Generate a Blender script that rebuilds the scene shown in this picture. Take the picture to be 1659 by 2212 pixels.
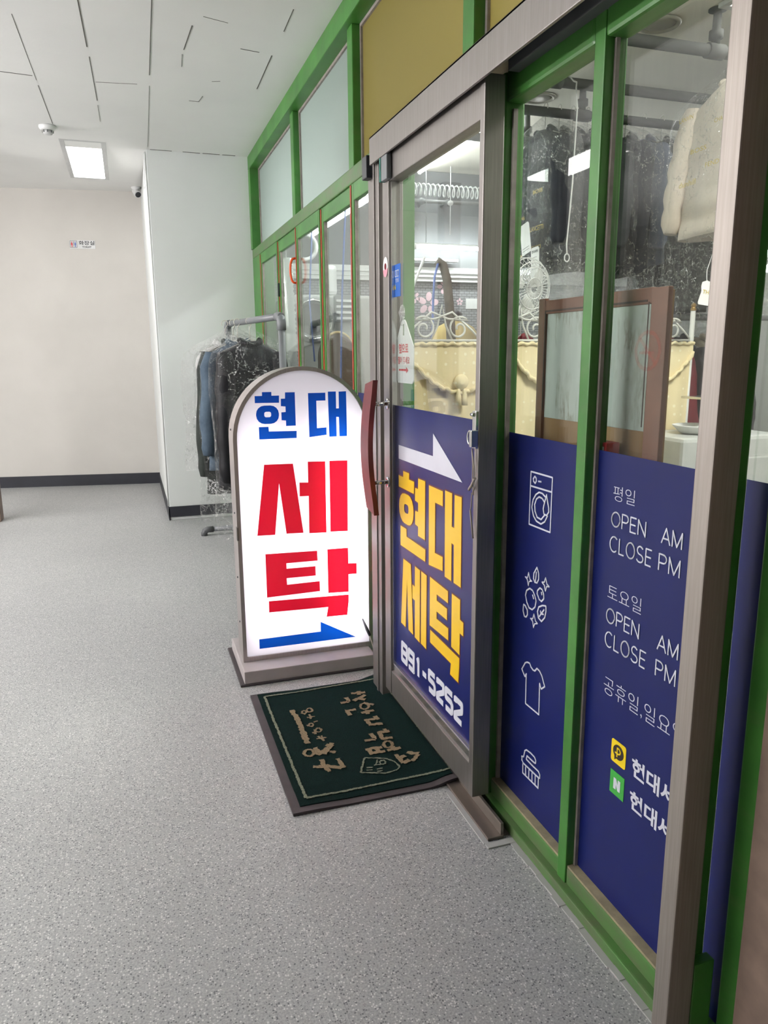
import bpy, bmesh, math, random
from mathutils import Vector, Matrix, noise
from mathutils.geometry import tessellate_polygon

# ------------------------------------------------------------------ clearing
for o in list(bpy.data.objects):
    bpy.data.objects.remove(o)
S = bpy.context.scene
COL = S.collection
R = math.radians

# ------------------------------------------------------------------ camera, world, exposure
cam_d = bpy.data.cameras.new('camera')
cam_d.sensor_fit = 'VERTICAL'
cam_d.sensor_height = 36.0
cam_d.sensor_width = 27.0
cam_d.lens = 36.0 * 1620.0 / 2212.0
cam_d.clip_start = 0.02
cam = bpy.data.objects.new('camera', cam_d)
COL.objects.link(cam)
CX = -0.938
cam.matrix_world = Matrix(((0.94798849, 0.07242575, -0.30995537, CX),
                           (-0.31822321, 0.19362636, -0.92803169, 0.0),
                           (-0.00719786, 0.97839836, 0.20660312, 1.35),
                           (0, 0, 0, 1)))
S.camera = cam
w = bpy.data.worlds.new('world')
S.world = w
w.use_nodes = True
w.node_tree.nodes['Background'].inputs[0].default_value = (0.5, 0.52, 0.55, 1)
w.node_tree.nodes['Background'].inputs[1].default_value = 0.05
S.view_settings.view_transform = 'Standard'
S.view_settings.look = 'None'
S.view_settings.gamma = 1.0
S.view_settings.use_curve_mapping = False
S.view_settings.exposure = 0.0
try:
    S.cycles.max_bounces = 12
    S.cycles.transparent_max_bounces = 40
    S.cycles.sample_clamp_indirect = 6.0
    S.cycles.caustics_reflective = False
    S.cycles.caustics_refractive = False
except Exception:
    pass

CORRIDOR_LAMP = 13.0       # strength of the corridor ceiling panels
SHOP_TUBE = 75.0          # strength of the shop's LED tubes
SHOP_FILL = 92.0          # added fill panel inside the shop, out of view
SIGN_TUBE = 43.0          # right tube inside the lightbox
SIGN_TUBE_OLD = 15.0      # dimmer left tube
LOBBY_FILL = 158.0            # added fill tubes, out of view on the left

# ------------------------------------------------------------------ materials
def srgb(r, g, b):
    f = lambda c: (c / 255 / 12.92) if c / 255 <= 0.04045 else ((c / 255 + 0.055) / 1.055) ** 2.4
    return (f(r), f(g), f(b), 1.0)

class NT:
    def __init__(self, name):
        self.m = bpy.data.materials.new(name)
        self.m.use_nodes = True
        self.t = self.m.node_tree
        self.t.nodes.clear()
        self.out = self.n('ShaderNodeOutputMaterial')
    def n(self, typ, **kw):
        nd = self.t.nodes.new(typ)
        for k, v in kw.items():
            setattr(nd, k, v)
        return nd
    def l(self, a, b):
        self.t.links.new(a, b)
    def obj(self, scale=(1, 1, 1)):
        tc = self.n('ShaderNodeTexCoord')
        mp = self.n('ShaderNodeMapping')
        mp.inputs['Scale'].default_value = scale
        self.l(tc.outputs['Object'], mp.inputs['Vector'])
        return mp.outputs['Vector']
    def noise(self, vec, scale, detail=3, rough=0.55):
        nd = self.n('ShaderNodeTexNoise')
        nd.inputs['Scale'].default_value = scale
        nd.inputs['Detail'].default_value = detail
        nd.inputs['Roughness'].default_value = rough
        self.l(vec, nd.inputs['Vector'])
        return nd.outputs['Fac']
    def ramp(self, fac, stops):
        nd = self.n('ShaderNodeValToRGB')
        e = nd.color_ramp.elements
        while len(e) < len(stops):
            e.new(0.5)
        for el, (p, c) in zip(e, stops):
            el.position = p
            el.color = c
        self.l(fac, nd.inputs['Fac'])
        return nd.outputs['Color']
    def mix(self, fac, a, b):
        nd = self.n('ShaderNodeMix', data_type='RGBA')
        if isinstance(fac, float):
            nd.inputs[0].default_value = fac
        else:
            self.l(fac, nd.inputs[0])
        for s, v in ((nd.inputs[6], a), (nd.inputs[7], b)):
            if isinstance(v, tuple):
                s.default_value = v
            else:
                self.l(v, s)
        return nd.outputs[2]
    def math(self, op, a, b=None):
        nd = self.n('ShaderNodeMath', operation=op)
        for i, v in enumerate((a, b)):
            if v is None:
                continue
            if isinstance(v, (int, float)):
                nd.inputs[i].default_value = v
            else:
                self.l(v, nd.inputs[i])
        return nd.outputs[0]
    def bump(self, h, strength=0.3, dist=0.01):
        nd = self.n('ShaderNodeBump')
        nd.inputs['Strength'].default_value = strength
        nd.inputs['Distance'].default_value = dist
        self.l(h, nd.inputs['Height'])
        return nd.outputs['Normal']
    def prin(self, color, rough=0.5, metal=0.0, normal=None, spec=0.5):
        p = self.n('ShaderNodeBsdfPrincipled')
        if isinstance(color, tuple):
            p.inputs['Base Color'].default_value = color
        else:
            self.l(color, p.inputs['Base Color'])
        if isinstance(rough, (int, float)):
            p.inputs['Roughness'].default_value = rough
        else:
            self.l(rough, p.inputs['Roughness'])
        p.inputs['Metallic'].default_value = metal
        p.inputs['Specular IOR Level'].default_value = spec
        if normal is not None:
            self.l(normal, p.inputs['Normal'])
        self.l(p.outputs[0], self.out.inputs[0])
        return p
    def schlick(self, f0=0.04, normal=None):
        g = self.n('ShaderNodeNewGeometry')
        d = self.n('ShaderNodeVectorMath', operation='DOT_PRODUCT')
        self.l(normal if normal is not None else g.outputs['Normal'], d.inputs[0])
        self.l(g.outputs['Incoming'], d.inputs[1])
        a = self.math('ABSOLUTE', d.outputs['Value'])
        b = self.math('SUBTRACT', 1.0, a)
        c = self.math('POWER', b, 5.0)
        e = self.math('MULTIPLY', c, 1.0 - f0)
        return self.math('ADD', e, f0)
    def mixsh(self, fac, a, b):
        nd = self.n('ShaderNodeMixShader')
        if isinstance(fac, float):
            nd.inputs[0].default_value = fac
        else:
            self.l(fac, nd.inputs[0])
        self.l(a, nd.inputs[1])
        self.l(b, nd.inputs[2])
        return nd.outputs[0]
    def bsdf(self, kind, color, rough=None, normal=None):
        nd = self.n('ShaderNodeBsdf' + kind)
        nd.inputs['Color'].default_value = color
        if rough is not None:
            nd.inputs['Roughness'].default_value = rough
        if normal is not None and 'Normal' in nd.inputs:
            self.l(normal, nd.inputs['Normal'])
        return nd.outputs[0]

M = {}
def plain(name, col, rough=0.5, metal=0.0, var=0.06, scale=9.0, bump=0.0, spec=0.5):
    t = NT(name)
    v = t.obj()
    f = t.noise(v, scale, 4)
    d = tuple(max(0, c * (1 - var * 2.2)) for c in col[:3]) + (1,)
    b = tuple(min(1, c * (1 + var * 1.6)) for c in col[:3]) + (1,)
    c = t.ramp(f, [(0.3, d), (0.7, b)])
    nrm = t.bump(t.noise(v, scale * 12, 3), bump, 0.003) if bump else None
    t.prin(c, rough, metal, nrm, spec)
    M[name] = t.m
    return t.m

def m_floor():
    t = NT('speckled_vinyl')
    v = t.obj()
    base = t.ramp(t.noise(v, 1.3, 3), [(0.3, srgb(152, 153, 153)), (0.7, srgb(163, 164, 163))])
    big = t.ramp(t.noise(v, 190, 3, 0.65), [(0.38, srgb(122, 124, 125)), (0.62, srgb(192, 192, 191))])
    c = t.mix(0.42, base, big)
    vo = t.n('ShaderNodeTexVoronoi'); vo.inputs['Scale'].default_value = 205
    t.l(v, vo.inputs['Vector'])
    sep = t.n('ShaderNodeSeparateColor'); t.l(vo.outputs['Color'], sep.inputs[0])
    near = t.math('LESS_THAN', vo.outputs['Distance'], 0.46)
    dark = t.math('MULTIPLY', t.math('LESS_THAN', sep.outputs[0], 0.16), near)
    light = t.math('MULTIPLY', t.math('GREATER_THAN', sep.outputs[0], 0.82), near)
    c = t.mix(t.math('MULTIPLY', dark, 0.74), c, srgb(78, 80, 84))
    c = t.mix(t.math('MULTIPLY', light, 0.6), c, srgb(225, 225, 222))
    sp = t.math('GREATER_THAN', t.noise(v, 16, 2, 0.7), 0.79)
    c = t.mix(t.math('MULTIPLY', sp, 0.35), c, srgb(96, 98, 100))
    # seams of the sheet vinyl tiles
    br = t.n('ShaderNodeTexBrick'); br.offset = 0.0
    br.inputs['Scale'].default_value = 1.0
    br.inputs['Brick Width'].default_value = 0.6; br.inputs['Row Height'].default_value = 0.6
    br.inputs['Mortar Size'].default_value = 0.0012; br.inputs['Mortar Smooth'].default_value = 0.2
    t.l(t.obj(), br.inputs['Vector'])
    c = t.mix(t.math('MULTIPLY', br.outputs['Fac'], 0.22), c, srgb(90, 92, 95))
    nrm = t.bump(t.noise(v, 220, 2), 0.10, 0.001)
    t.prin(c, 0.46, 0, nrm, 0.32)
    M['floor'] = t.m

def m_wall(name, a, b, rough=0.75):
    t = NT(name)
    v = t.obj()
    c = t.ramp(t.noise(v, 1.1, 4), [(0.3, a), (0.7, b)])
    sm = t.ramp(t.noise(v, 2.6, 5, 0.65), [(0.66, (0, 0, 0, 1)), (0.80, (1, 1, 1, 1))])
    c = t.mix(t.math('MULTIPLY', sm, 0.16), c, srgb(176, 164, 156))
    nrm = t.bump(t.noise(v, 60, 3), 0.12, 0.004)
    t.prin(c, rough, 0, nrm, 0.3)
    M[name] = t.m

def m_steel(name, col, rough=0.3, stretch=(40, 40, 1.2)):
    t = NT(name)
    f = t.noise(t.obj(stretch), 6, 4)
    c = t.ramp(f, [(0.3, tuple(x * 0.82 for x in col[:3]) + (1,)), (0.7, col)])
    sm = t.noise(t.obj(), 2.2, 4)
    r = t.math('ADD', t.math('MULTIPLY', sm, 0.22), rough - 0.1)
    t.prin(c, r, 0.92, t.bump(f, 0.05, 0.001))
    M[name] = t.m

def m_glass():
    t = NT('clear_glass')
    tr = t.bsdf('Transparent', (0.94, 0.965, 0.95, 1))
    gl = t.bsdf('Glossy', (1, 1, 1, 1), 0.015)
    # thin dust film and wiping streaks on the pane
    st = t.ramp(t.noise(t.obj((30, 30, 1.5)), 2.0, 5, 0.65), [(0.5, (0, 0, 0, 1)), (0.85, (1, 1, 1, 1))])
    df = t.bsdf('Diffuse', (0.8, 0.82, 0.82, 1))
    a = t.mixsh(t.schlick(0.045), tr, gl)
    t.l(t.mixsh(t.math('MULTIPLY', st, 0.045), a, df), t.out.inputs[0])
    M['glass'] = t.m

def m_plastic_film(name='garment_film', base=0.018, haze=0.006):
    t = NT(name)
    v = t.obj()
    vo = t.n('ShaderNodeTexVoronoi', feature='SMOOTH_F1'); vo.inputs['Scale'].default_value = 15
    mv = t.n('ShaderNodeMapping'); mv.inputs['Scale'].default_value = (1.0, 1.0, 0.6)
    t.l(v, mv.inputs[0]); t.l(mv.outputs[0], vo.inputs['Vector'])
    h = t.math('ADD', t.math('MULTIPLY', vo.outputs['Distance'], 1.0), t.math('MULTIPLY', t.noise(v, 34, 4, 0.62), 0.9))
    nrm = t.bump(h, 1.0, 0.045)
    tr = t.bsdf('Transparent', (0.975, 0.975, 0.975, 1))
    gl = t.bsdf('Glossy', (1, 1, 1, 1), 0.12, nrm)
    df = t.bsdf('Diffuse', (0.85, 0.86, 0.86, 1))
    # folds bunch up into thin bright ridges
    rd = t.ramp(t.math('ABSOLUTE', t.math('SUBTRACT', t.noise(v, 13, 3, 0.6), 0.5)), [(0.0, (1, 1, 1, 1)), (0.016, (0, 0, 0, 1))])
    fac = t.math('ADD', t.math('MULTIPLY', t.schlick(0.05), 0.35), base)
    msk = t.ramp(t.noise(t.obj(), 4.5, 3), [(0.40, (0, 0, 0, 1)), (0.52, (1, 1, 1, 1))])
    fac = t.math('ADD', fac, t.math('MULTIPLY', t.math('MULTIPLY', rd, msk), 0.6))
    a = t.mixsh(fac, tr, gl)
    t.l(t.mixsh(haze, a, df), t.out.inputs[0])
    M[name] = t.m

def m_trans(name, col, tcol, fac=0.6, rough=0.35, gloss=0.06, clear=0.0):
    """light-diffusing sheet: translucent + diffuse + a little gloss"""
    t = NT(name)
    tl = t.bsdf('Translucent', tcol)
    df = t.bsdf('Diffuse', col)
    gl = t.bsdf('Glossy', (1, 1, 1, 1), rough)
    a = t.mixsh(fac, df, tl)
    if clear:
        a = t.mixsh(clear, a, t.bsdf('Transparent', tcol))
    t.l(t.mixsh(gloss, a, gl), t.out.inputs[0])
    M[name] = t.m

def m_emit(name, col, strength):
    t = NT(name)
    e = t.n('ShaderNodeEmission')
    e.inputs[0].default_value = col
    e.inputs[1].default_value = strength
    t.l(e.outputs[0], t.out.inputs[0])
    M[name] = t.m

def m_green(name='green', grime_a=0.45, g0=0.5):
    t = NT(name + '_paint')
    v = t.obj()
    c = t.ramp(t.noise(v, 5, 5), [(0.3, srgb(50, 104, 40)), (0.7, srgb(70, 132, 54))])
    chip = t.ramp(t.noise(v, 21, 5, 0.7), [(0.70, (0, 0, 0, 1)), (0.76, (1, 1, 1, 1))])
    c = t.mix(t.math('MULTIPLY', chip, 0.5), c, srgb(64, 74, 50))
    grime = t.ramp(t.noise(t.obj((3, 3, 9)), 2.5, 5, 0.7), [(g0, (0, 0, 0, 1)), (g0 + .4, (1, 1, 1, 1))])
    c = t.mix(t.math('MULTIPLY', grime, grime_a), c, srgb(96, 100, 76))
    t.prin(c, 0.4, 0, t.bump(t.noise(v, 40, 3), 0.15, 0.003), 0.5)
    M[name] = t.m

def m_marble():
    t = NT('marble_sheet')
    v = t.obj((1, 6, 1.6))
    n1 = t.noise(v, 3.0, 6, 0.62)
    vein = t.ramp(t.math('ABSOLUTE', t.math('SUBTRACT', n1, 0.5)), [(0.0, (1, 1, 1, 1)), (0.05, (0, 0, 0, 1))])
    msk = t.ramp(t.noise(t.obj((1, 3, 3)), 2.6, 3), [(0.45, (0, 0, 0, 1)), (0.7, (1, 1, 1, 1))])
    c = t.ramp(t.noise(v, 1.4, 3), [(0.3, srgb(176, 186, 180)), (0.7, srgb(204, 211, 205))])
    c = t.mix(t.math('MULTIPLY', t.math('MULTIPLY', vein, msk), 0.95), c, srgb(128, 122, 98))
    t.prin(c, 0.4)
    M['marble'] = t.m

def m_curtain():
    t = NT('cream_cloth')
    v = t.obj()
    c = t.ramp(t.noise(v, 2.5, 3), [(0.3, srgb(224, 205, 160)), (0.7, srgb(240, 226, 186))])
    vo = t.n('ShaderNodeTexVoronoi'); vo.inputs['Scale'].default_value = 22
    vo.inputs['Randomness'].default_value = 0.25
    t.l(t.obj((1, 0.02, 1)), vo.inputs['Vector'])
    dots = t.math('LESS_THAN', vo.outputs['Distance'], 0.16)
    c = t.mix(t.math('MULTIPLY', dots, 0.6), c, srgb(252, 246, 222))
    t.prin(c, 0.85, 0, t.bump(dots, 0.5, 0.004), 0.2)
    M['curtain'] = t.m

def m_panelwall():
    """end wall of the shop: plain grey boards above, grey quilted sheet below"""
    t = NT('grey_quilted_wall')
    v = t.obj()
    c = t.ramp(t.noise(t.obj((1, 1, 0.35)), 2.2, 5, 0.6), [(0.3, srgb(104, 107, 109)), (0.72, srgb(122, 125, 127))])
    br = t.n('ShaderNodeTexBrick')
    br.inputs['Scale'].default_value = 1.0; br.inputs['Brick Width'].default_value = 0.05
    br.inputs['Row Height'].default_value = 0.022; br.inputs['Mortar Size'].default_value = 0.003
    rot = t.n('ShaderNodeMapping'); rot.inputs['Rotation'].default_value = (R(90), 0, 0)
    t.l(t.obj(), rot.inputs[0]); t.l(rot.outputs[0], br.inputs['Vector'])
    sx = t.n('ShaderNodeSeparateXYZ'); t.l(t.obj(), sx.inputs[0])
    low = t.math('LESS_THAN', sx.outputs['Z'], 1.95)
    c2 = t.mix(br.outputs['Fac'], srgb(150, 152, 155), srgb(100, 102, 106))
    c = t.mix(low, c, c2)
    t.prin(c, 0.5, 0, t.bump(t.math('MULTIPLY', br.outputs['Fac'], low), 0.5, 0.004), 0.3)
    M['quilt'] = t.m

def m_pile(name, a, b):
    t = NT(name)
    v = t.obj()
    f = t.noise(v, 320, 3, 0.7)
    c = t.ramp(f, [(0.35, a), (0.65, b)])
    t.prin(c, 0.95, 0, t.bump(f, 0.9, 0.006), 0.1)
    M[name] = t.m

def m_fabric(name, a, b, bump=0.4, rough=0.8):
    t = NT(name)
    v = t.obj()
    c = t.ramp(t.noise(v, 7, 5, 0.6), [(0.3, a), (0.7, b)])
    t.prin(c, rough, 0, t.bump(t.noise(v, 90, 3), bump, 0.003), 0.25)
    M[name] = t.m

m_floor()
m_wall('wall_white', srgb(203, 200, 194), srgb(214, 211, 205))
m_wall('wall_grey', srgb(216, 219, 217), srgb(226, 229, 227))
m_wall('ceiling_white', srgb(228, 228, 226), srgb(236, 236, 233), 0.85)
m_wall('shop_ceiling', srgb(226, 221, 208), srgb(236, 232, 220), 0.85)
m_wall('shop_wall', srgb(150, 150, 146), srgb(172, 172, 166), 0.8)
m_steel('steel', (0.285, 0.265, 0.25, 1), 0.46)
m_steel('steel_post', (0.37, 0.335, 0.305, 1), 0.58)
m_steel('aluminium', (0.56, 0.51, 0.50, 1), 0.42)
m_steel('steel_bright', (0.74, 0.73, 0.72, 1), 0.2)
m_steel('steel_dull', (0.27, 0.235, 0.21, 1), 0.5, (6, 1, 6))
m_steel('chrome', (0.8, 0.8, 0.8, 1), 0.14)
m_glass(); m_green(); m_green('green_worn', 0.85, 0.28); m_marble(); m_curtain(); m_panelwall()
m_plastic_film()
m_plastic_film('clear_bag', 0.12, 0.10)
m_plastic_film('loose_film', 0.05, 0.07)
m_trans('frosted', srgb(160, 172, 166), (0.74, 0.80, 0.77, 1), 0.62, 0.25, 0.05)
m_trans('frosted_yellow', srgb(152, 141, 84), (0.48, 0.43, 0.21, 1), 0.45, 0.25, 0.05)
m_trans('acrylic', (0.86, 0.84, 0.87, 1), (0.88, 0.86, 0.90, 1), 0.62, 0.2, 0.04)
m_trans('vinyl_red', srgb(180, 18, 36), (0.40, 0.006, 0.018, 1), 0.6, 0.25, 0.04, 0.0)
m_trans('vinyl_blue', srgb(10, 58, 170), (0.003, 0.085, 0.44, 1), 0.6, 0.25, 0.04, 0.0)
m_trans('ghost_white', (0.8, 0.8, 0.8, 1), (0.8, 0.8, 0.8, 1), 0.5, 0.3, 0.02, 0.6)
m_trans('hose_white', (0.85, 0.87, 0.86, 1), (0.8, 0.85, 0.82, 1), 0.4, 0.15, 0.12)
m_emit('lamp_corridor', (1.0, 0.985, 0.96, 1), CORRIDOR_LAMP)
m_emit('lamp_tube', (0.97, 0.99, 1.0, 1), SHOP_TUBE)
m_emit('lamp_panel', (1.0, 0.97, 0.9, 1), SHOP_FILL)
m_emit('lamp_panel_dim', (1.0, 0.97, 0.9, 1), 9.0)
m_emit('lamp_sign', (1.0, 0.95, 1.0, 1), SIGN_TUBE)
m_emit('lamp_sign_old', (1.0, 0.93, 0.99, 1), SIGN_TUBE_OLD)
m_emit('lamp_pendant', (1.0, 0.97, 0.985, 1), LOBBY_FILL)
plain('film_blue', srgb(14, 25, 86), 0.34, 0, 0.03, spec=0.3)
plain('film_white', srgb(214, 216, 226), 0.35, 0, 0.02)
plain('film_yellow', srgb(232, 190, 22), 0.35, 0, 0.02)
plain('outline_dark', srgb(92, 40, 34), 0.4, 0, 0.02)
plain('kakao_yellow', srgb(238, 208, 24), 0.4, 0, 0.02)
plain('naver_green', srgb(58, 160, 62), 0.4, 0, 0.02)
plain('dark_brown_ink', srgb(48, 38, 30), 0.4, 0, 0.02)
plain('black_base', srgb(36, 38, 46), 0.5, 0, 0.08)
plain('white_plastic', srgb(226, 227, 226), 0.4, 0, 0.02)
plain('lamp_frame', srgb(190, 191, 190), 0.45, 0, 0.03)
plain('grey_plastic', srgb(120, 124, 126), 0.45, 0, 0.04)
plain('pvc_grey', srgb(118, 121, 124), 0.4, 0, 0.05)
plain('dark_plastic', srgb(44, 46, 52), 0.4, 0, 0.05)
plain('teal_plastic', srgb(20, 120, 104), 0.4, 0, 0.05)
plain('sealant', srgb(148, 140, 134), 0.6, 0, 0.12, 20)
plain('sealant_tan', srgb(150, 140, 112), 0.7, 0, 0.15, 18)
plain('caulk', srgb(168, 168, 166), 0.6, 0, 0.05)
plain('red_edge', srgb(166, 62, 42), 0.5, 0, 0.12, 16)
plain('orange', srgb(222, 84, 24), 0.4, 0, 0.05)
plain('handle_brown', srgb(100, 32, 32), 0.5, 0, 0.12, 12)
plain('brown_frame', srgb(128, 84, 66), 0.5, 0, 0.08, 10)
plain('tan_board', srgb(148, 112, 70), 0.55, 0, 0.06, 6)
plain('dark_line', srgb(62, 40, 32), 0.6, 0, 0.05)
plain('brown_stone', srgb(116, 98, 86), 0.6, 0, 0.1, 14)
plain('brown_jamb', srgb(110, 92, 82), 0.5, 0, 0.1, 14)
plain('sign_base', srgb(176, 168, 168), 0.4, 0.0, 0.05)
plain('rubber', srgb(58, 52, 54), 0.75, 0, 0.1, 14, 0.2)
plain('cord_grey', srgb(150, 140, 130), 0.6, 0, 0.08)
plain('cord_blue', srgb(90, 116, 190), 0.5, 0, 0.05)
plain('white_iron', srgb(216, 216, 212), 0.35, 0, 0.03)
plain('gold', srgb(150, 120, 66), 0.3, 0.6, 0.05)
plain('appliance', srgb(188, 190, 188), 0.3, 0, 0.03)
plain('grey_metal', srgb(134, 136, 136), 0.45, 0.1, 0.06)
plain('dark_grey', srgb(84, 86, 88), 0.5, 0, 0.06)
plain('pipe_grey', srgb(84, 85, 83), 0.8, 0.0, 0.06)
plain('paper', srgb(232, 232, 230), 0.7, 0, 0.03)
plain('ink', srgb(30, 32, 40), 0.6, 0, 0.02)
plain('ink_red', srgb(200, 40, 48), 0.5, 0, 0.02)
plain('sticker_blue', srgb(36, 98, 186), 0.4, 0, 0.03)
plain('pink', srgb(226, 150, 168), 0.4, 0, 0.03)
plain('petal', srgb(232, 200, 210), 0.5, 0, 0.03)
plain('grey_hose', srgb(116, 112, 106), 0.8, 0, 0.1, 20, 0.3)
plain('foil_white', srgb(230, 231, 230), 0.35, 0, 0.03)
plain('light_green', srgb(60, 190, 110), 0.4, 0, 0.03)
plain('downlight', srgb(176, 172, 160), 0.35, 0.2, 0.03)
plain('crack', srgb(92, 90, 84), 0.9, 0, 0.1)
plain('gold_print', srgb(206, 180, 84), 0.4, 0.1, 0.05)
plain('hanger_wire', srgb(210, 206, 196), 0.35, 0.2, 0.03)
m_pile('mat_green', srgb(4, 20, 20), srgb(12, 40, 36))
m_pile('mat_beige', srgb(118, 104, 82), srgb(164, 146, 118))
m_pile('mat_edge', srgb(92, 104, 88), srgb(150, 152, 132))
m_fabric('black_down', srgb(14, 14, 18), srgb(26, 26, 32), 0.3, 0.5)
m_fabric('navy_wool', srgb(28, 32, 42), srgb(46, 50, 60))
m_fabric('charcoal', srgb(44, 47, 50), srgb(66, 69, 72))
m_fabric('slate_blue', srgb(92, 100, 120), srgb(122, 130, 150))
m_fabric('denim_blue', srgb(60, 74, 88), srgb(84, 100, 114))
m_fabric('dark_olive', srgb(36, 40, 38), srgb(54, 60, 56))
m_fabric('beige_coat', srgb(214, 200, 186), srgb(232, 220, 206))
m_fabric('beige_cloth', srgb(196, 172, 116), srgb(216, 194, 140))
m_fabric('brown_cloth', srgb(98, 82, 68), srgb(122, 104, 88))
m_fabric('grey_cloth', srgb(120, 120, 122), srgb(150, 150, 150))
m_fabric('burgundy', srgb(96, 22, 34), srgb(128, 34, 46))
m_fabric('fur', srgb(96, 88, 78), srgb(168, 156, 140), 1.0)
m_fabric('white_cloth', srgb(216, 216, 214), srgb(236, 236, 234))

# ------------------------------------------------------------------ geometry helpers
def wloc(o):
    p = Vector((0, 0, 0))
    while o is not None:
        p = p + o.location
        o = o.parent
    return p

def tag(o, label=None, cat=None, group=None, kind=None):
    if label: o['label'] = label
    if cat: o['category'] = cat
    if group: o['group'] = group
    if kind: o['kind'] = kind
    return o

def empty(name, loc, label=None, cat=None, group=None, kind=None):
    o = bpy.data.objects.new(name, None)
    o.empty_display_size = 0.1
    o.location = loc
    COL.objects.link(o)
    return tag(o, label, cat, group, kind)

class MB:
    """collects shapes in world coordinates; build() links them as ONE mesh object"""
    def __init__(self):
        self.v = []; self.f = []; self.sm = []
    def add(self, vs, fs, smooth=False):
        b = len(self.v)
        self.v += [tuple(p) for p in vs]
        for f in fs:
            self.f.append(tuple(i + b for i in f)); self.sm.append(smooth)
        return self
    def box(self, x0, x1, y0, y1, z0, z1):
        x0, x1 = min(x0, x1), max(x0, x1); y0, y1 = min(y0, y1), max(y0, y1); z0, z1 = min(z0, z1), max(z0, z1)
        vs = [(x0, y0, z0), (x1, y0, z0), (x1, y1, z0), (x0, y1, z0), (x0, y0, z1), (x1, y0, z1), (x1, y1, z1), (x0, y1, z1)]
        return self.add(vs, [(0, 3, 2, 1), (4, 5, 6, 7), (0, 1, 5, 4), (1, 2, 6, 5), (2, 3, 7, 6), (3, 0, 4, 7)])
    def bev(self, x0, x1, y0, y1, z0, z1, b=0.004):
        bm = bmesh.new()
        bmesh.ops.create_cube(bm, size=1.0)
        for v in bm.verts:
            v.co = Vector((x0 + (v.co.x + .5) * (x1 - x0), y0 + (v.co.y + .5) * (y1 - y0), z0 + (v.co.z + .5) * (z1 - z0)))
        bmesh.ops.bevel(bm, geom=list(bm.edges), offset=b, segments=2, affect='EDGES', profile=0.6)
        bm.verts.ensure_lookup_table(); bm.verts.index_update()
        self.add([v.co for v in bm.verts], [[v.index for v in f.verts] for f in bm.faces])
        bm.free()
        return self
    def tube(self, path, r, seg=10, closed=False, caps=True, rr=None):
        pts = [Vector(p) for p in path]
        n = len(pts)
        rings = []
        up = None
        for i, p in enumerate(pts):
            if closed:
                d = pts[(i + 1) % n] - pts[i - 1]
            else:
                d = pts[min(i + 1, n - 1)] - pts[max(i - 1, 0)]
            if d.length < 1e-9: d = Vector((0, 0, 1))
            d.normalize()
            if up is None:
                a = Vector((0, 0, 1)) if abs(d.z) < 0.9 else Vector((1, 0, 0))
                up = (a - d * a.dot(d)).normalized()
            else:
                up = (up - d * up.dot(d))
                up = up.normalized() if up.length > 1e-6 else d.orthogonal().normalized()
            s = d.cross(up)
            q = rr[i] if rr else r
            rings.append([p + (up * math.cos(k * 2 * math.pi / seg) + s * math.sin(k * 2 * math.pi / seg)) * q for k in range(seg)])
        vs = [q for ring in rings for q in ring]
        fs = []
        for i in range(n if closed else n - 1):
            j = (i + 1) % n
            for k in range(seg):
                k2 = (k + 1) % seg
                fs.append((i * seg + k, i * seg + k2, j * seg + k2, j * seg + k))
        self.add(vs, fs, True)
        if caps and not closed:
            b = len(self.v) - len(vs)
            self.f.append(tuple(b + k for k in reversed(range(seg)))); self.sm.append(False)
            self.f.append(tuple(b + (n - 1) * seg + k for k in range(seg))); self.sm.append(False)
        return self
    def lathe(self, c, prof, seg=20, axis='Z'):
        c = Vector(c)
        vs = []
        for r, h in prof:
            for k in range(seg):
                a = k * 2 * math.pi / seg
                if axis == 'Z': vs.append(c + Vector((r * math.cos(a), r * math.sin(a), h)))
                elif axis == 'X': vs.append(c + Vector((h, r * math.cos(a), r * math.sin(a))))
                else: vs.append(c + Vector((r * math.sin(a), h, r * math.cos(a))))
        fs = []
        for i in range(len(prof) - 1):
            for k in range(seg):
                k2 = (k + 1) % seg
                fs.append((i * seg + k, i * seg + k2, (i + 1) * seg + k2, (i + 1) * seg + k))
        self.add(vs, fs, True)
        b = len(self.v) - len(vs)
        self.f.append(tuple(b + k for k in reversed(range(seg)))); self.sm.append(False)
        self.f.append(tuple(b + (len(prof) - 1) * seg + k for k in range(seg))); self.sm.append(False)
        return self
    def poly(self, pts2, fr, th=0.0008, holes=()):
        """filled flat shape on the frame fr=(origin,u,v); th = sheet thickness along the normal"""
        o, u, v = fr
        n = u.cross(v)
        loops = [list(pts2)] + [list(h) for h in holes]
        allp = [p for lp in loops for p in lp]
        tris = tessellate_polygon([[Vector((p[0], p[1], 0)) for p in lp] for lp in loops])
        P = [o + u * p[0] + v * p[1] for p in allp]
        fr_v = [p + n * th for p in P]
        fs = []
        for t in tris:
            a, b, c = (allp[i] for i in t)
            cr = (b[0] - a[0]) * (c[1] - a[1]) - (b[1] - a[1]) * (c[0] - a[0])
            fs.append(tuple(t) if cr > 0 else (t[0], t[2], t[1]))
        self.add(fr_v, fs)
        b0 = 0
        for lp in loops:
            m = len(lp)
            vs = [P[b0 + i] for i in range(m)] + [fr_v[b0 + i] for i in range(m)]
            self.add(vs, [(i, (i + 1) % m, m + (i + 1) % m, m + i) for i in range(m)])
            b0 += m
        return self
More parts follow.
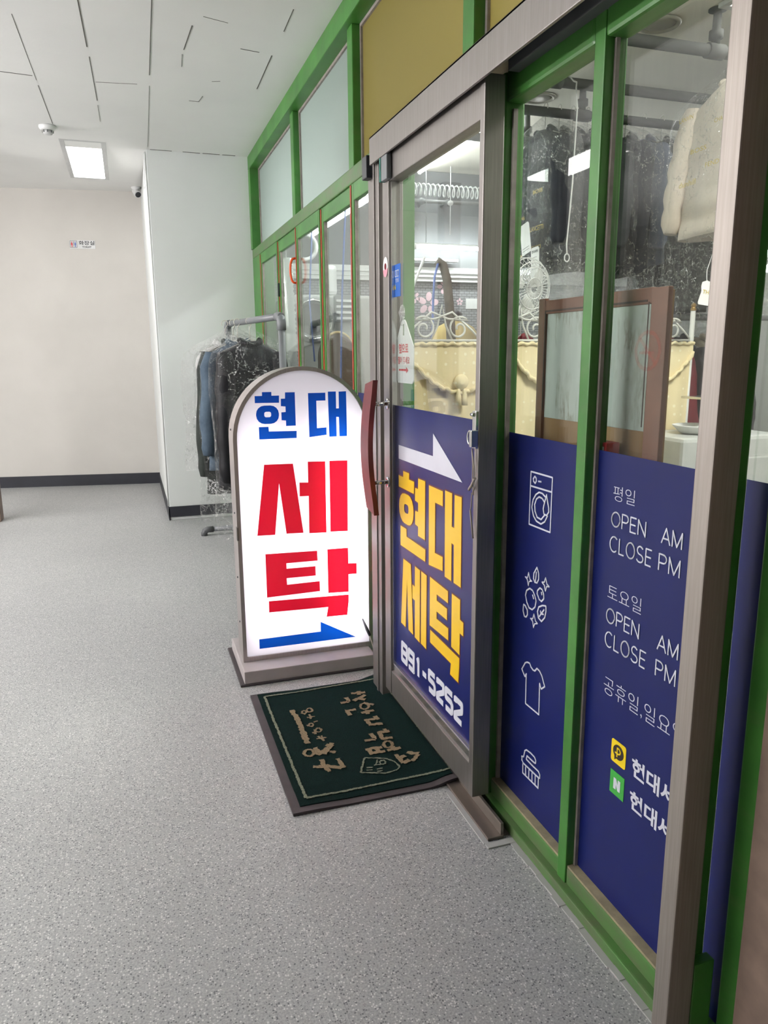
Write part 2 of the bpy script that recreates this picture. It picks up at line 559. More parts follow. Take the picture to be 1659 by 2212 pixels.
    def stroke(self, pts2, wd, fr, th0=0.0008):
        pts = [Vector(p) for p in pts2]
        for a, b in zip(pts, pts[1:]):
            d = b - a
            self.lay = (getattr(self, 'lay', 0) + 1) % 24
            th = th0 + self.lay * .00004
            if d.length < 1e-7: continue
            d.normalize()
            s = Vector((-d.y, d.x)) * wd / 2
            self.poly([a - s, b - s, b + s, a + s], fr, th)
        for i, p in enumerate(pts):
            self.lay = (getattr(self, 'lay', 0) + 1) % 24
            th = th0 + self.lay * .00004
            if 0 < i < len(pts) - 1 or (pts[0] - pts[-1]).length < 1e-6:
                self.poly([p + Vector((math.cos(k * math.pi / 4), math.sin(k * math.pi / 4))) * wd / 2 for k in range(8)], fr, th)
        return self
    def disc(self, c, r, fr, th=0.0008, n=24, ry=None):
        ry = ry or r
        return self.poly([(c[0] + r * math.cos(k * 2 * math.pi / n), c[1] + ry * math.sin(k * 2 * math.pi / n)) for k in range(n)], fr, th)
    def ring(self, c, r, r2, fr, th=0.0008, n=28):
        P = [(c[0] + r * math.cos(k * 2 * math.pi / n), c[1] + r * math.sin(k * 2 * math.pi / n)) for k in range(n)]
        H = [(c[0] + r2 * math.cos(-k * 2 * math.pi / n), c[1] + r2 * math.sin(-k * 2 * math.pi / n)) for k in range(n)]
        return self.poly(P, fr, th, [H])
    def build(self, name, mat, parent=None, label=None, cat=None, group=None, kind=None, loc=None):
        me = bpy.data.meshes.new(name)
        base = wloc(parent) if parent else Vector((0, 0, 0))
        off = base + Vector(loc) if loc is not None and parent is None else base
        me.from_pydata([tuple(Vector(p) - off) for p in self.v], [], self.f)
        me.polygons.foreach_set('use_smooth', self.sm)
        me.update()
        o = bpy.data.objects.new(name, me)
        me.materials.append(M[mat] if isinstance(mat, str) else mat)
        COL.objects.link(o)
        if parent: o.parent = parent
        elif loc is not None: o.location = loc
        return tag(o, label, cat, group, kind)

def copy_tree(o, parent=None, mats=None):
    c = o.copy()
    COL.objects.link(c)
    c.parent = parent
    for ch in [k for k in ALLOBJ() if k.parent == o]:
        copy_tree(ch, c, mats)
    return c
def ALLOBJ():
    return list(COL.objects)

def text(mb, body, fr, x0, y0, width=None, height=None, off=0.0, th=0.0006, align='L'):
    """set lettering with the built-in face (CJK falls back to Blender's bundled face) into mb, baseline-left corner of its
    bounding box at (x0, y0), stretched to width x height"""
    cu = bpy.data.curves.new('lettering_curve', 'FONT')
    cu.body = body
    cu.size = 1.0
    cu.offset = off
    cu.resolution_u = 4
    ob = bpy.data.objects.new('lettering_tmp', cu)
    COL.objects.link(ob)
    dg = bpy.context.evaluated_depsgraph_get()
    dg.update()
    me = bpy.data.meshes.new_from_object(ob.evaluated_get(dg))
    vs = [v.co.copy() for v in me.vertices]
    fs = [tuple(p.vertices) for p in me.polygons]
    bpy.data.objects.remove(ob)
    bpy.data.meshes.remove(me)
    if not vs: return
    xa, xb = min(v.x for v in vs), max(v.x for v in vs)
    ya, yb = min(v.y for v in vs), max(v.y for v in vs)
    sy = (height / (yb - ya)) if height else None
    sx = (width / (xb - xa)) if width else sy
    if sy is None: sy = sx
    o, u, v = fr
    n = u.cross(v)
    mb.add([o + u * (x0 + (p.x - xa) * sx) + v * (y0 + (p.y - ya) * sy) + n * th for p in vs], fs)

def frame_x(x):       # a sheet on the shopfront seen from the corridor: u is "reading right" (towards -Y)
    return (Vector((x, 0, 0)), Vector((0, -1, 0)), Vector((0, 0, 1)))
def frame_y(y):       # a sheet facing the camera end of the corridor: u is +X
    return (Vector((0, y, 0)), Vector((1, 0, 0)), Vector((0, 0, 1)))
def yz(pts):          # (y,z) pairs -> sheet coordinates of frame_x
    return [(-p[0], p[1]) for p in pts]

# lettering and icon outlines, in metres on their own sheets
SIGN={
'hyeon' : [[(-0.434, 1.202), (-0.396, 1.202), (-0.396, 1.187), (-0.365, 1.187), (-0.366, 1.158), (-0.464, 1.159), (-0.464, 1.187), (-0.434, 1.187)], [(-0.34, 1.199), (-0.3, 1.199), (-0.3, 1.063), (-0.34, 1.063), (-0.34, 1.085), (-0.358, 1.087), (-0.358, 1.119), (-0.34, 1.12), (-0.34, 1.142), (-0.359, 1.144), (-0.358, 1.174), (-0.341, 1.174)], [(-0.452, 1.062), (-0.413, 1.062), (-0.412, 1.043), (-0.297, 1.041), (-0.298, 1.012), (-0.452, 1.012)]] ,
'dae' : [[(-0.245, 1.194), (-0.172, 1.194), (-0.172, 1.162), (-0.211, 1.162), (-0.211, 1.049), (-0.17, 1.051), (-0.17, 1.02), (-0.244, 1.013)], [(-0.161, 1.198), (-0.127, 1.198), (-0.127, 1.128), (-0.115, 1.128), (-0.115, 1.197), (-0.083, 1.198), (-0.082, 1.011), (-0.115, 1.011), (-0.116, 1.092), (-0.127, 1.093), (-0.127, 1.011), (-0.159, 1.011)]] ,
'se' : [[(-0.437, 0.908), (-0.317, 0.906), (-0.281, 0.608), (-0.354, 0.61), (-0.378, 0.827), (-0.402, 0.609), (-0.477, 0.611)], [(-0.254, 0.911), (-0.179, 0.909), (-0.181, 0.601), (-0.256, 0.604), (-0.254, 0.765), (-0.293, 0.766), (-0.292, 0.825), (-0.255, 0.823)], [(-0.161, 0.91), (-0.082, 0.908), (-0.086, 0.6), (-0.163, 0.603)]] ,
'tak' : [[(-0.447, 0.529), (-0.224, 0.524), (-0.223, 0.48), (-0.359, 0.481), (-0.359, 0.457), (-0.233, 0.456), (-0.233, 0.414), (-0.36, 0.415), (-0.359, 0.386), (-0.216, 0.387), (-0.216, 0.342), (-0.447, 0.338)], [(-0.179, 0.526), (-0.086, 0.525), (-0.086, 0.454), (-0.049, 0.452), (-0.049, 0.404), (-0.086, 0.405), (-0.087, 0.325), (-0.179, 0.329)], [(-0.44, 0.321), (-0.087, 0.312), (-0.088, 0.277), (-0.095, 0.219), (-0.189, 0.221), (-0.181, 0.265), (-0.441, 0.271)]] ,
'arrow' : [[(-0.488, 0.155), (-0.217, 0.156), (-0.217, 0.201), (-0.058, 0.111), (-0.488, 0.112)]] ,
'ring' : [[(-0.461, 1.148), (-0.368, 1.074)], [(-0.428, 1.123), (-0.4, 1.101)]] ,
'outline' : [[(-0.554, 0.06), (-0.577, 1.018), (-0.57, 1.09), (-0.279, 1.3), (0.012, 1.018), (0.022, 0.06)]] ,
'inner' : [[(-0.544, 0.082), (-0.546, 1.016), (-0.267, 1.284), (0.003, 1.025), (0.012, 0.087)]] ,
}
ICON={
'wm' : [[(1.728, 1.044), (1.621, 1.044), (1.622, 0.903), (1.729, 0.902), (1.728, 1.044)], [(1.728, 1.006), (1.622, 1.007)], [(1.689, 1.024), (1.673, 1.025)]] ,
'drop' : [[(1.645, 0.996), (1.656, 0.967), (1.659, 0.957), (1.654, 0.944), (1.641, 0.943), (1.631, 0.954), (1.632, 0.964), (1.638, 0.978), (1.645, 0.996)]] ,
'c1' : [[(1.65, 0.989), (1.666, 0.996), (1.683, 0.996), (1.699, 0.987), (1.712, 0.971), (1.717, 0.95), (1.707, 0.929), (1.691, 0.918), (1.668, 0.915), (1.649, 0.925), (1.636, 0.944)]] ,
'c2' : [[(1.653, 0.974), (1.667, 0.983), (1.682, 0.984), (1.695, 0.976), (1.703, 0.96), (1.7, 0.943), (1.688, 0.929), (1.668, 0.927), (1.651, 0.942)]] ,
'knob' : [[(1.707, 1.034), (1.715, 1.026), (1.713, 1.02), (1.705, 1.016), (1.699, 1.023), (1.7, 1.03), (1.707, 1.034)]] ,
'leaf1' : [[(1.68, 0.795), (1.695, 0.775), (1.696, 0.76), (1.689, 0.752), (1.677, 0.753), (1.669, 0.766), (1.67, 0.782), (1.68, 0.795)], [(1.685, 0.755), (1.681, 0.783)]] ,
'st1' : [[(1.723, 0.769), (1.713, 0.752), (1.704, 0.75), (1.717, 0.746), (1.721, 0.733), (1.727, 0.747), (1.74, 0.752), (1.728, 0.753), (1.723, 0.769)]] ,
'st2' : [[(1.634, 0.78), (1.627, 0.765), (1.615, 0.761), (1.628, 0.758), (1.633, 0.744), (1.639, 0.758), (1.652, 0.763), (1.64, 0.766), (1.634, 0.78)]] ,
'st3' : [[(1.687, 0.663), (1.678, 0.647), (1.667, 0.643), (1.681, 0.638), (1.687, 0.625), (1.692, 0.641), (1.704, 0.645), (1.692, 0.648), (1.687, 0.663)]] ,
'b1' : [[(1.714, 0.727), (1.729, 0.717), (1.735, 0.7), (1.727, 0.683), (1.714, 0.672), (1.698, 0.672), (1.683, 0.684), (1.678, 0.703), (1.687, 0.717), (1.699, 0.726), (1.714, 0.727)], [(1.697, 0.715), (1.69, 0.704)]] ,
'b2' : [[(1.661, 0.744), (1.672, 0.734), (1.673, 0.723), (1.663, 0.712), (1.651, 0.71), (1.64, 0.721), (1.641, 0.733), (1.65, 0.743), (1.661, 0.744)], [(1.653, 0.736), (1.649, 0.728)]] ,
'leaf2' : [[(1.744, 0.672), (1.745, 0.653), (1.737, 0.64), (1.727, 0.641), (1.72, 0.651), (1.722, 0.663), (1.733, 0.671), (1.744, 0.672)]] ,
'leaf3' : [[(1.627, 0.705), (1.645, 0.701), (1.663, 0.691), (1.669, 0.676), (1.663, 0.661), (1.647, 0.656), (1.631, 0.672), (1.626, 0.691), (1.627, 0.705)], [(1.66, 0.665), (1.636, 0.693)], [(1.655, 0.684), (1.651, 0.676), (1.637, 0.679)]] ,
'shirt' : [[(1.742, 0.483), (1.725, 0.508), (1.715, 0.514), (1.701, 0.517), (1.693, 0.509), (1.682, 0.505), (1.672, 0.506), (1.661, 0.518), (1.647, 0.516), (1.634, 0.507), (1.618, 0.484), (1.635, 0.47), (1.644, 0.482), (1.642, 0.392), (1.715, 0.391), (1.716, 0.479), (1.723, 0.468), (1.742, 0.483)]] ,
'brush' : [[(1.717, 0.207), (1.725, 0.212), (1.726, 0.223), (1.716, 0.227), (1.71, 0.249), (1.702, 0.256), (1.678, 0.259), (1.657, 0.258), (1.649, 0.252), (1.65, 0.243), (1.657, 0.241), (1.697, 0.24), (1.7, 0.228), (1.665, 0.227), (1.633, 0.228), (1.625, 0.222), (1.625, 0.212), (1.632, 0.21), (1.717, 0.207)], [(1.718, 0.204), (1.717, 0.176), (1.631, 0.178), (1.631, 0.209)], [(1.702, 0.204), (1.7, 0.177)], [(1.684, 0.205), (1.684, 0.177)], [(1.667, 0.205), (1.665, 0.178)], [(1.649, 0.206), (1.648, 0.179)]] ,
}
MATW= [[(-0.182, 2.698), (-0.125, 2.691)], [(-0.147, 2.709), (-0.155, 2.676)], [(-0.19, 2.632), (-0.132, 2.668)], [(-0.171, 2.65), (-0.144, 2.628)], [(-0.244, 2.632), (-0.209, 2.632), (-0.212, 2.67)], [(-0.245, 2.561), (-0.203, 2.558)], [(-0.239, 2.554), (-0.236, 2.52)], [(-0.16, 2.603), (-0.126, 2.573)], [(-0.192, 2.525), (-0.14, 2.53)], [(-0.166, 2.539), (-0.171, 2.507)], [(-0.197, 2.465), (-0.14, 2.462)], [(-0.191, 2.469), (-0.187, 2.429)], [(-0.194, 2.426), (-0.142, 2.418)], [(-0.152, 2.483), (-0.146, 2.453)], [(-0.182, 2.359), (-0.136, 2.358)], [(-0.175, 2.356), (-0.178, 2.317)], [(-0.184, 2.314), (-0.141, 2.308)], [(-0.148, 2.378), (-0.148, 2.347)], [(-0.242, 2.319), (-0.203, 2.317), (-0.206, 2.362)], [(-0.187, 2.232), (-0.137, 2.234)], [(-0.163, 2.252), (-0.161, 2.223)], [(-0.257, 2.262), (-0.197, 2.26)], [(-0.252, 2.232), (-0.195, 2.23)], [(-0.243, 2.261), (-0.244, 2.229)], [(-0.217, 2.26), (-0.219, 2.229)], [(-0.169, 2.198), (-0.163, 2.137)], [(-0.165, 2.169), (-0.14, 2.179)], [(-0.163, 2.137), (-0.136, 2.15)], [(-0.128, 2.198), (-0.093, 2.176)], [(-0.096, 2.173), (-0.131, 2.139)], [(-0.428, 2.307), (-0.41, 2.278)], [(-0.418, 2.332), (-0.411, 2.283)], [(-0.409, 2.291), (-0.356, 2.33)], [(-0.398, 2.278), (-0.353, 2.343)], [(-0.376, 2.289), (-0.358, 2.278)], [(-0.378, 2.337), (-0.358, 2.321)], [(-0.453, 2.212), (-0.404, 2.199)], [(-0.415, 2.248), (-0.418, 2.209)], [(-0.416, 2.208), (-0.408, 2.166)], [(-0.411, 2.206), (-0.364, 2.177)], [(-0.362, 2.238), (-0.358, 2.175)]]
MATB= [[(-0.438, 2.635), (-0.431, 2.531), (-0.436, 2.367)]]
MATT= [[(-0.275, 2.212), (-0.212, 2.186), (-0.188, 2.159), (-0.18, 2.121), (-0.197, 2.106), (-0.237, 2.098), (-0.314, 2.129), (-0.275, 2.212)], [(-0.259, 2.158), (-0.237, 2.154)], [(-0.238, 2.186), (-0.252, 2.159)], [(-0.287, 2.15), (-0.267, 2.147)], [(-0.292, 2.134), (-0.272, 2.132)], [(-0.258, 2.131), (-0.238, 2.129)], [(-0.261, 2.115), (-0.242, 2.117)], [(-0.408, 2.601), (-0.394, 2.585)], [(-0.395, 2.557), (-0.364, 2.557)], [(-0.38, 2.58), (-0.383, 2.542)], [(-0.38, 2.513), (-0.363, 2.518)], [(-0.408, 2.501), (-0.405, 2.489)], [(-0.403, 2.436), (-0.382, 2.439)], [(-0.39, 2.458), (-0.394, 2.423)], [(-0.399, 2.389), (-0.363, 2.387)], [(-0.39, 2.406), (-0.376, 2.366)], [(-0.376, 2.406), (-0.378, 2.377)]]
MATC= [[(-0.147, 2.568), (-0.158, 2.552), (-0.171, 2.548), (-0.181, 2.56), (-0.18, 2.58), (-0.169, 2.596), (-0.156, 2.6), (-0.146, 2.588), (-0.147, 2.568)], [(-0.156, 2.264), (-0.166, 2.25), (-0.179, 2.248), (-0.188, 2.258), (-0.187, 2.275), (-0.177, 2.29), (-0.164, 2.292), (-0.155, 2.282), (-0.156, 2.264)], [(-0.429, 2.298), (-0.438, 2.284), (-0.451, 2.281), (-0.461, 2.292), (-0.462, 2.31), (-0.453, 2.325), (-0.44, 2.328), (-0.43, 2.317), (-0.429, 2.298)]]
MATCT= [[(-0.217, 2.161), (-0.223, 2.153), (-0.231, 2.151), (-0.236, 2.157), (-0.236, 2.167), (-0.23, 2.175), (-0.222, 2.177), (-0.217, 2.171), (-0.217, 2.161)], [(-0.362, 2.608), (-0.368, 2.597), (-0.377, 2.595), (-0.383, 2.603), (-0.384, 2.616), (-0.378, 2.627), (-0.369, 2.63), (-0.363, 2.622), (-0.362, 2.608)], [(-0.387, 2.6), (-0.392, 2.592), (-0.398, 2.59), (-0.403, 2.595), (-0.403, 2.605), (-0.399, 2.614), (-0.392, 2.615), (-0.388, 2.61), (-0.387, 2.6)], [(-0.386, 2.493), (-0.39, 2.485), (-0.397, 2.483), (-0.402, 2.489), (-0.402, 2.499), (-0.398, 2.507), (-0.391, 2.509), (-0.386, 2.503), (-0.386, 2.493)], [(-0.368, 2.444), (-0.373, 2.435), (-0.381, 2.433), (-0.388, 2.44), (-0.388, 2.452), (-0.382, 2.461), (-0.374, 2.464), (-0.368, 2.456), (-0.368, 2.444)]]

# ------------------------------------------------------------------ room shell
MB().box(-5.5, 4.3, -3.0, 10.0, -0.08, 0.0).build('floor', 'floor', kind='structure')
cz = 2.875
b = MB()
b.add([(-5.5, -3, cz), (0.1, -3, cz), (0.1, 6.37, cz), (-5.5, 6.37, cz), (0.1, 10.0, cz + 0.14), (-5.5, 10.0, cz + 0.14)],
      [(0, 3, 2, 1), (3, 5, 4, 2)])
b.add([(-5.5, -3, cz + .2), (0.1, -3, cz + .2), (0.1, 10, cz + .2), (-5.5, 10, cz + .2)], [(0, 1, 2, 3)])
ceil = b.build('ceiling', 'ceiling_white', kind='structure')
# open joints between the ceiling boards
def crack(mb, pts, wd=0.006):
    mb.stroke(pts, wd, (Vector((0, 0, cz)), Vector((1, 0, 0)), Vector((0, -1, 0))), 0.001)
k = 1.525 / 1.70
def cxy(x, y): return ((x - CX) * k + CX, -y * k)
cb = MB()
for seg, wd in [(((-1.367, 4.621), (-1.352, 5.6)), .004), (((-1.352, 5.7), (-1.339, 6.55)), .006), (((-1.041, 4.3), (-1.025, 4.95)), .009),
                (((-1.02, 5.1), (-1.004, 5.9)), .006), (((-1.004, 6.0), (-1.0, 6.39)), .003), (((-0.70, 4.1), (-0.68, 5.3)), .006), (((-0.675, 5.5), (-0.648, 7.0)), .0025),
                (((-1.546, 5.505), (-1.367, 5.523)), .007), (((-1.0, 5.528), (-0.75, 5.49)), .007), (((-0.013, 4.767), (-0.005, 5.352)), .008),
                (((-0.016, 4.14), (-0.011, 4.417)), .006), (((-0.486, 4.488), (-0.505, 4.83)), .007), (((-0.51, 4.9), (-0.50, 5.1)), .003),
                (((-0.33, 5.60), (-0.345, 5.722)), .005), (((-0.345, 5.722), (-0.41, 5.72)), .005), (((-0.2, 4.72), (-0.09, 4.74)), .005),
                (((-0.44, 4.36), (-0.31, 4.40)), .004), (((-0.3, 5.3), (-0.25, 5.28)), .006)]:
    crack(cb, [cxy(*seg[0]), cxy(*seg[1])], wd * .62)
for x0, x1 in [(-.66, -.5), (-.42, -.29), (-.27, -.14), (-.12, -.02)]:
    cb.stroke([(x0, -6.362), (x1, -6.362)], 0.012, (Vector((0, 0, cz)), Vector((1, 0, 0)), Vector((0, -1, 0))), 0.001)
cb.build('joint', 'crack', ceil)

MB().box(0.0, 4.3, 0.3, 6.6, cz + .002, cz + .2).build('ceiling', 'shop_ceiling', kind='structure')
def fw(x): return 8.35 + (-0.65 - x) * 0.17
def slab(x0, y0, x1, y1, z0, z1, t=0.15):
    d = Vector((x1 - x0, y1 - y0, 0)).normalized(); n = Vector((-d.y, d.x, 0)) * t
    p = [(x0, y0), (x1, y1), (x1 + n.x, y1 + n.y), (x0 + n.x, y0 + n.y)]
    vs = [(a, c, z0) for a, c in p] + [(a, c, z1) for a, c in p]
    return MB().add(vs, [(0, 3, 2, 1), (4, 5, 6, 7), (0, 1, 5, 4), (1, 2, 6, 5), (2, 3, 7, 6), (3, 0, 4, 7)])
slab(-5.5, fw(-5.5), -0.60, fw(-0.60), 0.0, 3.02).build('wall_far', 'wall_white', kind='structure')
slab(-5.5, fw(-5.5) - .012, -0.692, fw(-0.692) - .012, 0.0, 0.115, 0.012).build('baseboard_far', 'black_base', kind='structure')
MB().bev(-0.692, 0.10, 6.372, 9.2, 0.0, 2.90, 0.006).build('wall_pillar', 'wall_grey', kind='structure')
pb = MB()
pb.box(-0.700, 0.06, 6.362, 6.371, 0.028, 0.115).box(-0.700, -0.691, 6.362, 8.3, 0.0, 0.10)
pb.build('baseboard_pillar', 'black_base', kind='structure')
MB().box(-5.65, -5.5, -3, 10, 0, 3.02).build('wall_left', 'wall_white', kind='structure')
MB().box(-5.5, 0.3, -3.15, -3.0, 0, 2.9).build('wall_behind', 'wall_white', kind='structure')
MB().bev(-2.20, -2.030, 6.80, 6.95, 0, 2.93, 0.004).build('trim_1', 'brown_jamb', kind='structure')
# shop shell
MB().box(0.0, 4.3, 6.40, 6.60, 0, cz).build('wall_end', 'quilt', kind='structure')
MB().box(4.2, 4.35, 0.3, 6.4, 0, cz).build('wall_right', 'shop_wall', kind='structure')
MB().box(0.3, 4.2, 0.15, 0.30, 0, cz).build('wall_near', 'shop_wall', kind='structure')
MB().bev(0.012, 0.32, -3.0, 0.88, 0, cz, 0.004).build('wall_stone', 'brown_stone', kind='structure')

# ------------------------------------------------------------------ fixed green framework of the shopfront
nt = [2]
def trim(mb, mat='green', sub=None):
    o = mb.build('trim_%d' % nt[0], mat, kind='structure'); nt[0] += 1
    return o
trim(MB().bev(0.075, 0.19, 0.88, 6.372, 2.775, cz, 0.005))                       # head rail under the ceiling
trim(MB().bev(0.085, 0.19, 0.88, 6.372, 2.105, 2.175, 0.006), 'green_worn')                    # transom
trim(MB().bev(0.075, 0.19, 6.29, 6.372, 2.175, 2.775, 0.005))                    # end stile beside the pillar
trim(MB().bev(0.085, 0.19, 6.02, 6.372, 0.0, 2.105, 0.005))
for y0 in (4.80, 3.525, 2.253, 1.0):
    trim(MB().bev(0.105, 0.185, y0, y0 + 0.08, 2.175, 2.775, 0.005))
# the peeled bare-wood patch on the transom
# ------------------------------------------------------------------ upper panes
nw = [1]
def window(x, name=None):
    o = empty('window_%d' % nw[0], x, kind='structure'); nw[0] += 1
    return o
for (y0, y1, mat) in [(4.88, 6.29, 'frosted'), (3.605, 4.80, 'frosted'), (2.333, 3.525, 'frosted_yellow'), (1.08, 2.253, 'frosted_yellow')]:
    wn = window((0.15, y0, 2.175))
    MB().box(0.152, 0.157, y0 + .012, y1 - .012, 2.187, 2.763).build('pane', mat, wn)
    f = MB()
    f.box(0.142, 0.166, y0, y0 + .014, 2.175, 2.775).box(0.142, 0.166, y1 - .014, y1, 2.175, 2.775)
    f.box(0.142, 0.166, y0 + .014, y1 - .014, 2.175, 2.189).box(0.142, 0.166, y0 + .014, y1 - .014, 2.761, 2.775)
    f.build('glazing_bead', 'sealant', wn)

# ------------------------------------------------------------------ lower sliding sashes left of the door
ys = [6.02, 5.34, 4.73, 4.12, 3.52, 2.915, 2.80]
for i in range(6):
    y1, y0 = ys[i], ys[i + 1]
    wn = window((0.10, y0, 0.0))
    f = MB()
    fx0, fx1 = (0.086, 0.112) if i % 2 == 0 else (0.094, 0.120)
    f.bev(fx0, fx1, y1 - .052, y1, 0.03, 2.105, .004)
    f.bev(fx0, fx1, y0, y0 + .03, 0.03, 2.105, .004)
    f.bev(fx0, fx1, y0 + .03, y1 - .052, 2.03, 2.105, .004)
    f.bev(fx0, fx1, y0 + .03, y1 - .052, 0.03, 0.12, .004)
    f.build('sash', 'green', wn)
    xm = (fx0 + fx1) / 2
    MB().box(xm - .0025, xm + .0025, y0 + .028, y1 - .05, 0.118, 2.032).build('pane', 'glass', wn)
    bd = MB()
    bd.box(xm - .008, xm + .008, y1 - .058, y1 - .050, 0.12, 2.03).box(xm - .008, xm + .008, y0 + .028, y0 + .036, 0.12, 2.03)
    bd.build('sealant_bead', 'sealant', wn)
    if i < 5:
        MB().box(fx0 - .003, fx0 + .004, y1 - .020, y1 - .002, 0.03, 2.10).build('edge_strip', 'red_edge', wn)
    if i == 1:
        MB().bev(0.080, 0.096, y0 + .585, y0 + .600, 1.74, 1.83, .003).build('catch', 'dark_plastic', wn)
    if i == 2:
        yy = ys[2] - .006
        h = []
        for kk in range(13):
            a = R(180) * kk / 12
            h.append((fx0 - .002 - .034 * max(0.0, math.sin(a)) ** .6, yy + .012, 1.925 - .145 * (1 - math.cos(a)) / 2))
        MB().tube(h, 0.007, 8).build('pull_handle', 'orange', wn)
    if i >= 4:
        fm = MB().poly([(-y1 + .05, .12), (-y0 - .03, .12), (-y0 - .03, 1.17), (-y1 + .05, 1.17)], frame_x(xm - .003), .0006).build('window_film', 'film_blue', wn)
        s = MB()
        for za, zb in [(0.62, 0.82), (0.34, 0.50), (0.14, 0.20)]:
            s.poly([(-y1 + .05, za), (-y0 - .03, za), (-y0 - .03, zb), (-y1 + .05, zb)], frame_x(xm - .0038), .0006)
        s.build('red_band', 'ink_red', fm)
        s = MB()
        for za, zb in [(0.50, 0.62), (0.82, 0.86)]:
            s.poly([(-y1 + .05, za), (-y0 - .03, za), (-y0 - .03, zb), (-y1 + .05, zb)], frame_x(xm - .0038), .0006)
        s.build('white_band', 'film_white', fm)
trim(MB().bev(0.075, 0.185, 2.74, 6.02, 0.0, 0.03, .004))
trim(MB().bev(0.02, 0.110, 2.752, 2.800, 0.0, 2.105, .004))

# ------------------------------------------------------------------ green windows right of the door
def filmed_window(y1, y0, glass_y1, glass_y0, top):
    wn = window((0.0, y0, 0.0))
    return wn
# first pane
w1 = window((0.0, 1.42, 0.0))
f = MB()
f.bev(0.014, 0.072, 1.862, 1.945, 0.03, 2.04, .006)        # jamb behind the door leaf
f.bev(0.018, 0.072, 1.476, 1.862, 1.968, 2.045, .008)       # head
sl_ = MB().bev(0.022, 0.085, 1.438, 1.862, 0.030, 0.076, .003)
f.bev(0.018, 0.072, 1.438, 1.476, 0.03, 2.045, .004)        # mullion
f.build('frame', 'green', w1)
sl_.build('sill', 'green_worn', w1)
bd = MB()
bd.box(0.036, 0.048, 1.854, 1.864, 0.078, 1.955)
bd.build('sealant_bead', 'sealant', w1)
MB().box(0.024, 0.050, 1.476, 1.862, 0.070, 0.082).build('sill_bead', 'sealant_tan', w1)
MB().box(0.050, 0.055, 1.470, 1.870, 0.070, 1.972).build('pane', 'glass', w1)
FX = 0.0492
film1 = MB().poly([(-1.856, .082), (-1.474, .082), (-1.474, 1.136), (-1.856, 1.136)], frame_x(FX), .0006).build('window_film', 'film_blue', w1)
# second pane
w2 = window((0.0, 1.0, 0.0))
f = MB()
f.bev(0.018, 0.072, 0.985, 1.438, 1.968, 2.045, .008)
sl_ = MB().bev(0.022, 0.085, 0.985, 1.438, 0.030, 0.076, .003)
f.bev(-0.026, 0.012, 0.962, 1.000, 0.0, 2.03, .004)
f.build('frame', 'green', w2)
sl_.build('sill', 'green_worn', w2)
MB().box(0.040, 0.049, 1.431, 1.4385, 0.078, 1.968).build('sealant_bead', 'sealant', w2)
MB().box(0.024, 0.050, 1.000, 1.438, 0.070, 0.082).build('sill_bead', 'sealant_tan', w2)
MB().box(0.050, 0.055, 0.990, 1.445, 0.070, 1.972).build('pane', 'glass', w2)
film2 = MB().poly([(-1.432, .082), (-1.001, .082), (-1.001, 1.136), (-1.432, 1.136)], frame_x(FX), .0006).build('window_film', 'film_blue', w2)
# third pane, beside the stone pillar
w3 = window((0.0, 0.9, 0.0))
MB().bev(0.030, 0.072, 0.882, 0.934, 0.0, 2.03, .004).bev(0.022, 0.085, 0.882, 0.985, 0.0, 0.076, .003).build('frame', 'green', w3)
MB().box(0.050, 0.055, 0.89, 0.989, 0.070, 1.965).build('pane', 'glass', w3)
MB().poly([(-1.0, .076), (-0.90, .076), (-0.90, 1.136), (-1.0, 1.136)], frame_x(FX), .0006).build('window_film', 'film_blue', w3)
trim(MB().bev(0.0, 0.08, 0.962, 1.945, 0.0, 0.032, .004), 'green_worn')      # bottom rail on the floor
trim(MB().bev(-0.026, 0.02, 0.940, 0.962, 0.0, 0.24, .003))     # green stub behind the steel post
cl = MB()
random.seed(5)
yy = 0.80
while yy < 1.66:
    cl.box(-.014 - random.random() * .006, .004, yy, yy + .04, 0, .003 + random.random() * .002); yy += .04
cl.box(-.085, .0, 1.660, 1.682, 0, .004).box(-.088, -.072, 1.682, 1.95, 0, .004)
trim(cl, 'caulk')

# icons and lettering on the films
LX = FX - .0008
fr = frame_x(LX)
ICG = {'washer_icon': ('wm', 'drop', 'c1', 'c2', 'knob'), 'bubbles_icon': ('leaf1', 'st1', 'st2', 'st3', 'b1', 'b2', 'leaf2', 'leaf3'), 'shirt_icon': ('shirt',), 'brush_icon': ('brush',)}
for nm_, keys_ in ICG.items():
    ic = MB()
    for k_ in keys_:
        for s_ in ICON[k_]: ic.stroke(yz(s_), .0034 if k_[:2] == 'st' else .0042, fr)
    ic.build(nm_, 'film_white', film1)
def line(body, y_left, y_right, z0, z1, off=-0.012):
    tx = MB(); text(tx, body, fr, -y_left, z0, width=y_left - y_right, height=z1 - z0, off=off); tx.build('lettering', 'film_white', film2)
def arc(cx_, cy_, rx, ry, a0, a1, n=12):
    return [(cx_ + rx * math.cos(R(a0 + (a1 - a0) * i / n)), cy_ + ry * math.sin(R(a0 + (a1 - a0) * i / n))) for i in range(n + 1)]
